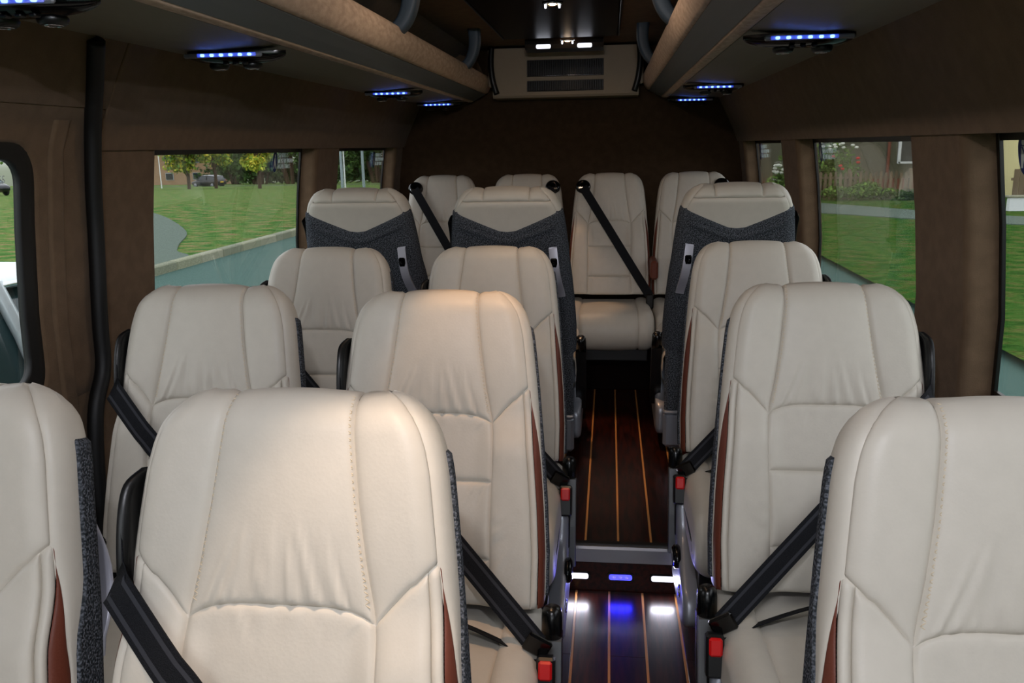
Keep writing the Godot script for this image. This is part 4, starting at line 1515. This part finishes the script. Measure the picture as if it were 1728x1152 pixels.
func sticker(side: float, y: float, z: float, size: float, label: String, off: float, lines := ["SEATBELTS", "MUST BE WORN", "AT ALL TIMES"], pitch := 0.33) -> void:
	# blue oval with a belted figure, three lines of white lettering beside it; read from inside the bus
	var s := thing("seat_belt_sticker", label, "sticker", Vector3((wall_x(y) + off) * side, y, z), "seat belt notices on the windows")
	var lean := atan2(wall_x(y - 0.05) - wall_x(y + 0.05), 0.1)
	# local x runs along the glass to the reader's right, local z towards the room
	s.basis = Basis(Vector3(0, 1, 0), -side * PI / 2) * Basis(Vector3(1, 0, 0), lean * 1.0)
	var oval := PackedVector2Array()
	for k in 32:
		oval.append(Vector2(cos(TAU * k / 32.0) * 0.34, sin(TAU * k / 32.0) * 0.62) * size)
	mi("blue_oval", extrude(oval, 0.0, 0.0006), M.sticker_blue, s)
	var head := PackedVector2Array()
	for k in 16:
		head.append(Vector2(cos(TAU * k / 16.0) * 0.085, 0.33 + sin(TAU * k / 16.0) * 0.085) * size)
	mi("figure_head", extrude(head, 0.0006, 0.0010), M.sticker_white, s)
	var body := []
	for e in [[-0.10, 0.22], [0.10, 0.22], [0.15, -0.02], [0.15, -0.10], [0.20, -0.42], [0.09, -0.42], [0.0, -0.16], [-0.09, -0.42], [-0.20, -0.42], [-0.15, -0.02]]:
		body.append(Vector2(e[0], e[1]) * size)
	mi("figure_body", extrude(PackedVector2Array(body), 0.0006, 0.0010), M.sticker_white, s)
	var strap := []
	for e in [[-0.10, 0.20], [-0.03, 0.22], [0.14, -0.06], [0.14, -0.14]]:
		strap.append(Vector2(e[0], e[1]) * size)
	mi("figure_belt", extrude(PackedVector2Array(strap), 0.0010, 0.0013), M.sticker_blue, s)
	for k in lines.size():
		mi("lettering", flat_text(lines[k], 0.24 * size), M.sticker_white, s).position = Vector3(0.46 * size, (pitch * (lines.size() - 1) / 2.0 - pitch * k) * size, 0.0006)

func build_stickers() -> void:
	sticker(-1.0, 1.188, -3.165, 0.066, "seat belt notice with a blue oval on the large left window", 0.066)
	sticker(-1.0, 1.172, -4.56, 0.072, "seat belt notice on the small rear left window", 0.066)
	sticker(-1.0, 1.192, -1.455, 0.062, "white lettered notice on the sliding door window, at the left edge", 0.009, ["SEATBELTS", "AT ALL TIMES"], 0.42)
	sticker(1.0, 1.19, -3.345, 0.066, "seat belt notice with a blue oval on the large right window", 0.066)
	sticker(1.0, 1.18, -4.66, 0.07, "seat belt notice on the small rear right window", 0.066)
	sticker(1.0, 1.195, -1.745, 0.066, "seat belt notice with a blue oval on the front right window, at the right edge", 0.066)

# ------------------------------------------------------------------ outside
func ground_y(x: float, z: float) -> float:
	return GROUND - (0.03 * maxf(0.0, -z - 30.0) if x < -7.0 else 0.0)

func ground_sheet(called: String, label: String, category: String, material: Material, x0: float, x1: float, z0: float, z1: float, lift: float, nx := 12, nz := 30) -> void:
	var rows := []
	for j in nz + 1:
		var row := PackedVector3Array()
		for i in nx + 1:
			var x := lerpf(x0, x1, float(i) / nx)
			var z := lerpf(z0, z1, float(j) / nz)
			row.append(Vector3(x, ground_y(x, z) + lift, z))
		rows.append(row)
	var o := mi(called, grid_mesh(rows, Vector3.UP), material)
	tag(o, label, category)
	o.set_meta("kind", "structure")

func flat_poly(called: String, label: String, category: String, material: Material, pts: Array, top: float, depth: float, kind := "structure") -> void:
	var poly := PackedVector2Array()
	var raw := []
	for p in pts:
		raw.append(Vector2(p[0], -p[1]))
	poly = round_poly(raw, 2.0, 6)
	var m := extrude(poly, top - depth, top)
	var o := mi(called, join([[m, Transform3D(Basis(Vector3(1, 0, 0), -PI / 2), Vector3.ZERO)]]), material)
	tag(o, label, category)
	if kind != "":
		o.set_meta("kind", kind)

func kerb_line(called: String, label: String, x0: float, z_from: float, z_to: float, w: float, h: float) -> void:
	var k := struct(called, label, "kerb")
	var z := z_from
	var i := 0
	while z > z_to:
		mi("kerb_stone", cbox(Vector3(w, h + 0.1, 0.905), 0.02), M["kerb_%d" % (i * 5 % 3)], k).position = Vector3(x0, ground_y(0, z) + h / 2 - 0.05, z - 0.4575)
		z -= 0.915
		i += 1

func build_outside() -> void:
	ground_sheet("road", "grey tarmac road below the left windows", "road", M.asphalt, -7.40, 4.30, 30.0, -130.0, 0.0, 4, 40)
	ground_sheet("lawn", "wide mown field beyond the kerb on the left", "lawn", M.grass, -130.0, -7.62, 40.0, -150.0, 0.10, 30, 60)
	ground_sheet("verge", "green grass verge and garden ground on the right", "lawn", M.grass_dark, 3.95, 70.0, 40.0, -90.0, 0.08, 20, 40)
	kerb_line("kerb", "row of pale kerb stones along the left edge of the road", -7.52, -3.0, -40.0, 0.20, 0.15)
	# left footpath bending away from the kerb, right footpaths crossing the verge
	flat_poly("footpath", "grey footpath bending away from the kerb across the field on the left", "path", M.path_asphalt, [[-7.64, -11.6], [-7.64, -15.0], [-8.3, -15.6], [-9.0, -17.0], [-9.9, -19.2], [-11.4, -21.6], [-13.6, -24.8], [-17.5, -29.5], [-22.0, -33.0], [-21.0, -31.0], [-17.0, -25.5], [-12.5, -18.8], [-9.4, -14.2], [-7.9, -12.0]], GROUND + 0.125, 0.06)
	flat_poly("footpath", "pale footpath crossing the verge before the picket fence on the right", "path", M.path_asphalt, [[4.16, -25.6], [6.3, -24.0], [8.6, -21.0], [13.0, -18.0], [13.0, -20.0], [9.4, -23.6], [8.4, -25.6], [6.6, -28.8], [4.16, -29.5]], GROUND + 0.10, 0.06)
	build_trees()
	build_cars()
	build_garden()
	for e in [[-15.7, -49.2, 0.075, "pole_grey", "left of two grey lamp posts seen through the small rear left window"], [-14.26, -48.8, 0.075, "pole_grey", "right of two grey lamp posts seen through the small rear left window"], [-19.6, -61.9, 0.05, "white_paint", "slim white post in the field behind the left lamp post"], [-45.5, -82.0, 0.045, "white_paint", "slim white post at the left edge of the large left window"]]:
		var gy := ground_y(e[0], e[1])
		var p := thing("lamp_post", e[4], "post", Vector3(e[0], gy, e[1]))
		mi("shaft", tube(PackedVector3Array([Vector3(0, 0, 0), Vector3(0, 1.0, 0), Vector3(0, 6.5, 0)]), [e[2] * 1.3, e[2] * 1.1, e[2] * 0.8], 12), M[e[3]], p)
		mi("lamp_head", cbox(Vector3(0.25, 0.12, 0.6), 0.04), M[e[3]], p).position = Vector3(0, 6.5, 0.2)

func leaf_cloud(centres: Array, count: int, size: float, palette: Array, seed_: int) -> ArrayMesh:
	var g := RandomNumberGenerator.new()
	g.seed = seed_
	var v := PackedVector3Array()
	var n := PackedVector3Array()
	var cols := PackedColorArray()
	var idx := PackedInt32Array()
	for i in count:
		var c: Array = centres[g.randi() % centres.size()]
		var d := Vector3(g.randfn(), g.randfn(), g.randfn()).normalized() * pow(g.randf(), 0.45)
		var p: Vector3 = c[0] + Vector3(d.x * c[1].x, d.y * c[1].y, d.z * c[1].z)
		var b := Basis(Vector3(g.randfn(), g.randfn(), g.randfn()).normalized(), g.randf() * TAU).scaled(Vector3.ONE * size * g.randf_range(0.6, 1.3))
		var col: Color = palette[g.randi() % palette.size()]
		var w := g.randf_range(0.75, 1.2)
		var up := b.y.normalized()
		var k := v.size()
		for q in [Vector3(-0.5, 0, 0), Vector3(0, 0.10, 0.33), Vector3(0.5, 0, 0), Vector3(0, 0.10, -0.33)]:
			v.append(p + b * q)
			n.append(up)
			cols.append(Color(col.r * w, col.g * w, col.b * w))
		idx.append_array(PackedInt32Array([k, k + 2, k + 1, k, k + 3, k + 2]))
	var arr := []
	arr.resize(Mesh.ARRAY_MAX)
	arr[Mesh.ARRAY_VERTEX] = v
	arr[Mesh.ARRAY_NORMAL] = n
	arr[Mesh.ARRAY_COLOR] = cols
	arr[Mesh.ARRAY_INDEX] = idx
	var m := ArrayMesh.new()
	m.add_surface_from_arrays(Mesh.PRIMITIVE_TRIANGLES, arr)
	return m

func foliage(called: String, mesh: ArrayMesh, parent: Node) -> void:
	mi(called, mesh, M.leaves, parent).set_meta("kind", "stuff")

const GREENS := [Color(0.143, 0.247, 0.052), Color(0.195, 0.312, 0.065), Color(0.104, 0.195, 0.046)]
const DARKS := [Color(0.065, 0.117, 0.036), Color(0.085, 0.150, 0.046), Color(0.046, 0.091, 0.033)]
const YELLOWS := [Color(0.390, 0.455, 0.065), Color(0.546, 0.546, 0.078), Color(0.260, 0.364, 0.058), Color(0.598, 0.494, 0.065)]

func tree(x: float, z: float, height: float, spread: float, palette: Array, seed_: int, label: String, low: float, count := 2600, leafy := 0.34) -> void:
	var g := RandomNumberGenerator.new()
	g.seed = seed_
	var t := thing("tree", label, "tree", Vector3(x, ground_y(x, z), z))
	var parts := [tube(smooth_path([Vector3(0, -0.2, 0), Vector3(0.05, height * 0.25, 0), Vector3(-0.04, height * 0.55, 0.03), Vector3(0.03, height * 0.9, 0)], 4), [0.17, 0.165, 0.16, 0.155, 0.15, 0.14, 0.13, 0.12, 0.10, 0.08, 0.06, 0.05, 0.03], 9)]
	var centres := []
	for k in 13:
		var a := g.randf() * TAU
		var h := lerpf(low, height * 0.9, g.randf())
		var r := spread * g.randf_range(0.35, 0.9) * sin(PI * clampf((h - low * 0.6) / (height - low * 0.6), 0.12, 0.95))
		var tip := Vector3(cos(a) * r, h + 0.3, sin(a) * r)
		parts.append(tube(PackedVector3Array([Vector3(0, maxf(0.6, h - r * 0.9), 0), tip * 0.6 + Vector3(0, h * 0.35, 0), tip]), [0.06, 0.04, 0.02], 6))
		centres.append([tip, Vector3(spread * 0.42, height * 0.13, spread * 0.42)])
	mi("trunk", join(parts), M.bark, t)
	foliage("crown", leaf_cloud(centres, count, leafy, palette, seed_ + 1), t)

func bush(called: String, x: float, z: float, w: float, h: float, d: float, palette: Array, seed_: int, label: String, category: String, count: int, leafy: float) -> Node3D:
	var t := thing(called, label, category, Vector3(x, ground_y(x, z) + 0.06, z))
	var centres := []
	var g := RandomNumberGenerator.new()
	g.seed = seed_
	var stems := []
	for k in 9:
		var p := Vector3(g.randf_range(-0.36, 0.36) * w, g.randf_range(0.3, 0.72) * h, g.randf_range(-0.3, 0.3) * d)
		centres.append([p, Vector3(w * 0.24, h * 0.3, d * 0.3)])
		stems.append(tube(PackedVector3Array([Vector3(p.x * 0.3, -0.1, p.z * 0.3), p * 0.6, p]), [0.02 * h, 0.014 * h, 0.008 * h], 5))
	mi("stems", join(stems), M.bark, t)
	foliage("foliage", leaf_cloud(centres, count, leafy, palette, seed_ + 3), t)
	return t

func build_trees() -> void:
	tree(-38.9, -75.0, 6.2, 2.9, YELLOWS + GREENS, 101, "left of the two yellowing trees in the field, with a forked dark trunk", 1.7, 3600)
	tree(-37.2, -77.0, 5.4, 2.1, GREENS + YELLOWS, 131, "slim young tree standing before the dark parked car", 2.3, 1800)
	tree(-30.7, -72.0, 5.6, 2.0, YELLOWS, 151, "right of the two yellowing trees in the field, alone on open grass", 1.5, 3000)
	tree(-60.5, -75.0, 6.5, 2.8, GREENS, 171, "green tree far off, seen through the sliding door window", 1.2, 3000)
	var k := 0
	for e in [[-43.0, -112.0, 9.5, 8.0], [-48.5, -114.0, 9.5, 8.0], [-54.5, -119.0, 8.5, 6.0], [-37.5, -112.0, 10.0, 8.0], [-31.5, -114.0, 10.0, 8.0], [-25.5, -116.0, 11.0, 8.0]]:
		bush("hedgerow_tree", e[0], e[1], e[3], e[2], 4.0, DARKS + [GREENS[2]], 200 + k * 11, ["dark dense tree at the far edge of the field behind the right yellow tree", "dark dense tree at the far edge of the field between the two yellow trees", "dark dense tree at the far edge of the field behind the parked car", "dark tree at the field's far edge near the large left window's right border", "dark tree at the field's far edge between the two grey lamp posts", "dark tree at the field's far edge right of the lamp posts"][k], "tree", 7000, 0.62)
		k += 1
	bush("hedge_bank", -42.0, -124.0, 62.0, 4.2, 2.5, DARKS, 271, "long dark hedge bank under the trees at the field's far edge", "hedge", 12000, 0.75)
	var hb := thing("house", "pale house far across the field behind the left yellow tree", "house", Vector3(-74.5, ground_y(-74.5, -130.0), -130.0))
	mi("wall", cbox(Vector3(26.0, 5.6, 8.0), 0.05), M.brick_tan, hb).position = Vector3(0, 2.6, 0)
	mi("roof", extrude(PackedVector2Array([Vector2(-13.6, 5.3), Vector2(13.6, 5.3), Vector2(12.0, 8.4), Vector2(-12.0, 8.4)]), -4.6, 4.6), M.window_dark, hb)
	for x in [-9.0, -4.0, 1.0, 6.0, 10.5]:
		for y in [1.5, 4.1]:
			var w := mi("window", cbox(Vector3(1.3, 1.1, 0.12), 0.02), M.pole_grey, hb)
			w.position = Vector3(x, y, 4.02)
			mi("glass", cbox(Vector3(1.15, 0.95, 0.06), 0.01), M.window_dark, w).position = Vector3(0, 0, 0.05)
	ground_sheet("far_road", "thin pale road along the far edge of the field", "road", M.path_asphalt, -120.0, -8.0, -94.0, -97.5, 0.13, 20, 2)

func car(label: String, at: Vector3, turn: float, paint: Material, glass: Material) -> Node3D:
	var c := thing("car", label, "car", at)
	c.rotation.y = turn
	# local x runs along the car (front at +x); body from cross sections
	var side := [[-2.02, 0.50, 0.78, 0.74], [-1.98, 0.34, 0.92, 0.82], [-1.75, 0.26, 0.96, 0.86], [-1.0, 0.22, 0.97, 0.88], [0.0, 0.20, 0.96, 0.89], [0.9, 0.21, 0.93, 0.88], [1.5, 0.24, 0.84, 0.85], [1.9, 0.30, 0.72, 0.78], [2.05, 0.42, 0.60, 0.66]]
	var rows := []
	for e in side:
		var row := PackedVector3Array()
		for k in 33:
			var a := TAU * k / 32.0
			var ca := signf(cos(a)) * pow(absf(cos(a)), 0.42)
			var sa := signf(sin(a)) * pow(absf(sin(a)), 0.42)
			row.append(Vector3(e[0], (e[1] + e[2]) / 2 + (e[2] - e[1]) / 2 * sa, e[3] * ca))
		rows.append(row)
	var capa := PackedVector3Array()
	var capb := PackedVector3Array()
	for k in 33:
		capa.append(Vector3(side[0][0], 0.64, 0))
		capb.append(Vector3(side[-1][0], 0.5, 0))
	rows.push_front(capa)
	rows.append(capb)
	mi("body", grid_mesh(rows, rows[5][16] - Vector3(0, 0.6, 0), true), paint, c)
	var cab := [[-1.98, 0.92, 0.93, 0.74], [-1.72, 0.92, 1.30, 0.72], [-1.35, 0.92, 1.42, 0.70], [-0.5, 0.92, 1.47, 0.69], [0.25, 0.92, 1.43, 0.70], [0.75, 0.90, 1.22, 0.74], [1.22, 0.88, 0.90, 0.78]]
	rows = []
	for e in cab:
		var row := PackedVector3Array()
		for k in 25:
			var a := PI * k / 24.0
			var ca := signf(cos(a)) * pow(absf(cos(a)), 0.3)
			var sa := pow(absf(sin(a)), 0.45)
			row.append(Vector3(e[0], e[1] + (e[2] - e[1]) * sa, e[3] * ca * (1.10 - 0.13 * sa)))
		rows.append(row)
	mi("glasshouse", grid_mesh(rows, Vector3(0, 1, 0)), glass, c)
	rows = []
	for e in [[-1.70, 1.335, 0.62], [-1.64, 1.365, 0.66], [-1.35, 1.440, 0.68], [-0.5, 1.488, 0.685], [0.25, 1.448, 0.675], [0.36, 1.41, 0.66]]:
		var row := PackedVector3Array()
		for k in 13:
			var u := k / 6.0 - 1.0
			row.append(Vector3(e[0], e[1] - 0.045 * pow(absf(u), 4.0), e[2] * u))
		for k in 13:
			var u := 1.0 - k / 6.0
			row.append(Vector3(e[0], e[1] - 0.075, e[2] * u * 0.98))
		row.append(row[0])
		rows.append(row)
	mi("roof", grid_mesh(rows, Vector3(0, 0, 1), false), paint, c)
	for s in [-1.0, 1.0]:
		for e in [[[-1.74, 1.28, 0.0], [-1.98, 0.93, 0.05]], [[-0.42, 1.44, 0.0], [-0.36, 0.92, 0.06]], [[0.36, 1.40, 0.0], [1.12, 0.92, 0.04]]]:
			mi("pillar", tube(PackedVector3Array([Vector3(e[0][0], e[0][1], s * 0.665), Vector3((e[0][0] + e[1][0]) / 2, (e[0][1] + e[1][1]) / 2, s * 0.745), Vector3(e[1][0], e[1][1], s * 0.80)]), 0.035, 8), paint, c)
		mi("window_trim", tube(smooth_path([Vector3(-1.62, 1.335, s * 0.672), Vector3(-0.5, 1.425, s * 0.685), Vector3(0.36, 1.375, s * 0.672)], 6), 0.016, 8), M.chrome, c)
		for x in [-1.28, 1.30]:
			var w := mi("wheel", lathe([[0.0, -0.10], [0.28, -0.10], [0.315, -0.07], [0.32, 0.0], [0.315, 0.07], [0.28, 0.10], [0.20, 0.095], [0.0, 0.09]], 24), M.tyre, c)
			w.transform = Transform3D(Basis(Vector3(1, 0, 0), s * PI / 2), Vector3(x, 0.32, s * 0.78))
			mi("hub", lathe([[0.0, 0.112], [0.10, 0.108], [0.19, 0.098], [0.20, 0.09], [0.0, 0.085]], 20), M.silver_plastic, w)
		mi("tail_lamp", cbox(Vector3(0.10, 0.20, 0.16), 0.03), M.lamp_red, c).position = Vector3(-1.96, 0.80, s * 0.68)
	mi("number_plate", cbox(Vector3(0.03, 0.12, 0.52), 0.005), M.plate_yellow, c).position = Vector3(-2.03, 0.66, 0)
	return c

func build_cars() -> void:
	car("silver car alongside the bus on the road, at the left edge through the door window", Vector3(-3.30, GROUND, -4.05), PI / 2 - 0.05, M.car_silver, M.car_glass)
	car("dark hatchback parked far across the field behind the slim young tree", Vector3(-47.3, ground_y(-47.3, -97.0), -96.0), PI - 0.30, M.car_dark, M.car_glass_far)
	car("dark car parked far across the field at the large left window's left edge", Vector3(-58.5, ground_y(-58.5, -96.0), -95.6), PI - 0.15, M.car_dark, M.car_glass_far)
	car("pale car parked across the field, seen in the door window's upper corner", Vector3(-43.0, ground_y(-43.0, -54.0) + 0.10, -54.0), -0.4, M.car_dark, M.car_glass)

func build_garden() -> void:
	# house behind the front garden
	var h := thing("house", "tan rendered house wall behind the picket fence on the right", "house", Vector3(9.5, GROUND, -40.0))
	mi("wall", cbox(Vector3(17.0, 6.0, 8.0), 0.03), M.render_tan, h).position = Vector3(-2.4, 3.0, 0)
	mi("roof", extrude(PackedVector2Array([Vector2(-11.2, 5.9), Vector2(6.4, 5.9), Vector2(5.0, 8.8), Vector2(-10.0, 8.8)]), -4.5, 4.5), M.brick_red, h)
	mi("plinth_course", cbox(Vector3(17.1, 0.5, 8.1), 0.02), M.brick_red, h).position = Vector3(-2.4, 0.25, 0)
	for x in [3.1, -5.5]:
		var w := mi("window", join([[cbox(Vector3(1.5, 0.09, 0.14), 0.01), Transform3D(Basis(), Vector3(0, 0.62, 0))], [cbox(Vector3(1.5, 0.09, 0.14), 0.01), Transform3D(Basis(), Vector3(0, -0.62, 0))], [cbox(Vector3(0.12, 1.3, 0.14), 0.01), Transform3D(Basis(), Vector3(-0.72, 0, 0))], [cbox(Vector3(0.12, 1.3, 0.14), 0.01), Transform3D(Basis(), Vector3(0.72, 0, 0))], [cbox(Vector3(0.08, 1.3, 0.14), 0.01), Transform3D()]]), M.white_paint, h)
		w.position = Vector3(x, 1.75, 4.0)
		mi("glass", cbox(Vector3(1.4, 1.2, 0.05), 0.01), M.window_dark, w)
	mi("drainpipe", tube(PackedVector3Array([Vector3(1.95, 0, 4.10), Vector3(1.95, 3, 4.10), Vector3(1.95, 6, 4.10)]), 0.06, 10), M.brick_red, h)
	# picket fence
	var f := thing("picket_fence", "weathered brown picket fence in front of the house wall on the right", "fence", Vector3(0, GROUND, -30.0))
	var n := 0
	var x := 4.3
	while x < 12.8:
		var hgt := 1.0 + 0.03 * sin(n * 2.1)
		mi("picket", extrude(PackedVector2Array([Vector2(-0.045, 0.08), Vector2(0.045, 0.08), Vector2(0.045, hgt - 0.05), Vector2(0, hgt), Vector2(-0.045, hgt - 0.05)]), -0.011, 0.011), M["fence_%d" % (n % 2)], f).position = Vector3(x, 0, 0)
		x += 0.165
		n += 1
	for y in [0.28, 0.80]:
		mi("rail", cbox(Vector3(8.6, 0.075, 0.045), 0.006), M.fence_0, f).position = Vector3(8.55, y, -0.035)
	for px in [4.4, 6.4, 8.4, 10.4, 12.4]:
		mi("post", cbox(Vector3(0.10, 1.08, 0.10), 0.01), M.fence_1, f).position = Vector3(px, 0.54, -0.10)
	# planting
	var rose := bush("rose_bush", 7.7, -31.2, 2.6, 2.0, 1.0, GREENS, 301, "tall rose bush with white and red flowers behind the picket fence", "bush", 2600, 0.12)
	var g := RandomNumberGenerator.new()
	g.seed = 77
	var petal := lathe([[0.0, 0.05], [0.05, 0.04], [0.075, 0.0], [0.04, -0.04], [0.0, -0.05]], 9)
	for k in 26:
		var red := k % 4 == 3
		mi("rose_flower", petal, M.petal_red if red else M.petal_white, rose).position = Vector3(g.randf_range(-1.2, 1.2), g.randf_range(1.0, 1.5) if red else g.randf_range(1.6, 2.1), g.randf_range(0.2, 0.5))
	bush("garden_bush", 8.35, -29.4, 1.9, 0.62, 0.5, GREENS, 331, "low loose bush growing before the picket fence", "bush", 1900, 0.12)
	bush("garden_bush", 9.35, -29.4, 0.8, 0.42, 0.5, DARKS + GREENS, 341, "small bush growing before the picket fence, right of the loose one", "bush", 900, 0.11)
	bush("clipped_hedge", 10.55, -29.2, 1.9, 0.42, 0.5, DARKS, 351, "low dark clipped hedge before the right part of the fence", "hedge", 2600, 0.09)
	bush("climbing_shrub", 9.1, -34.5, 2.4, 1.5, 0.8, GREENS, 361, "mixed shrub against the tan house wall", "bush", 1800, 0.13)
	var hyd := bush("flowering_shrub", 6.05, -29.0, 1.1, 1.15, 0.8, GREENS, 371, "white flowering shrub seen in the small rear right window", "bush", 1300, 0.12)
	for k in 22:
		mi("white_flower", petal, M.petal_white, hyd).position = Vector3(g.randf_range(-0.4, 0.4), g.randf_range(0.95, 1.25), g.randf_range(0.1, 0.4))
	# cream house and dark fence seen at the right edge
	var hc := thing("house", "cream house wall with a dark downpipe at the right edge of the photo", "house", Vector3(16.6, GROUND, -27.5))
	mi("wall", cbox(Vector3(6.4, 6.0, 6.0), 0.03), M.house_cream, hc).position = Vector3(0.6, 3.0, -3.0)
	mi("roof", extrude(PackedVector2Array([Vector2(-2.9, 5.9), Vector2(4.1, 5.9), Vector2(3.0, 8.0), Vector2(-1.8, 8.0)]), -6.4, 0.4), M.brick_red, hc)
	mi("downpipe", tube(PackedVector3Array([Vector3(-2.25, 0.1, 0.09), Vector3(-2.05, 1.8, 0.09), Vector3(-1.9, 5.8, 0.09)]), 0.05, 8), M.window_dark, hc)
	var df := thing("board_fence", "dark board fence below the cream house at the right edge", "fence", Vector3(12.6, GROUND, -25.2))
	for k in 14:
		mi("board", cbox(Vector3(0.145, 1.05, 0.02), 0.004), M.fence_0, df).position = Vector3(-1.0 + k * 0.152, 0.65, 0.004 * (k % 2))
	mi("rail", cbox(Vector3(2.2, 0.08, 0.04), 0.006), M.fence_1, df).position = Vector3(-0.02, 0.9, -0.03)
	var wall := thing("garden_wall", "low white garden wall below the dark board fence at the right edge", "wall", Vector3(12.4, GROUND, -24.4))
	mi("masonry", cbox(Vector3(2.6, 0.45, 0.2), 0.015), M.white_paint, wall).position = Vector3(0, 0.22, 0)
	mi("coping", cbox(Vector3(2.7, 0.06, 0.28), 0.012), M.kerb_2, wall).position = Vector3(0, 0.47, 0)
	bush("garden_bush", 12.9, -26.0, 1.6, 1.7, 0.7, GREENS + DARKS, 391, "leafy bush before the cream house at the right edge", "bush", 1600, 0.13)
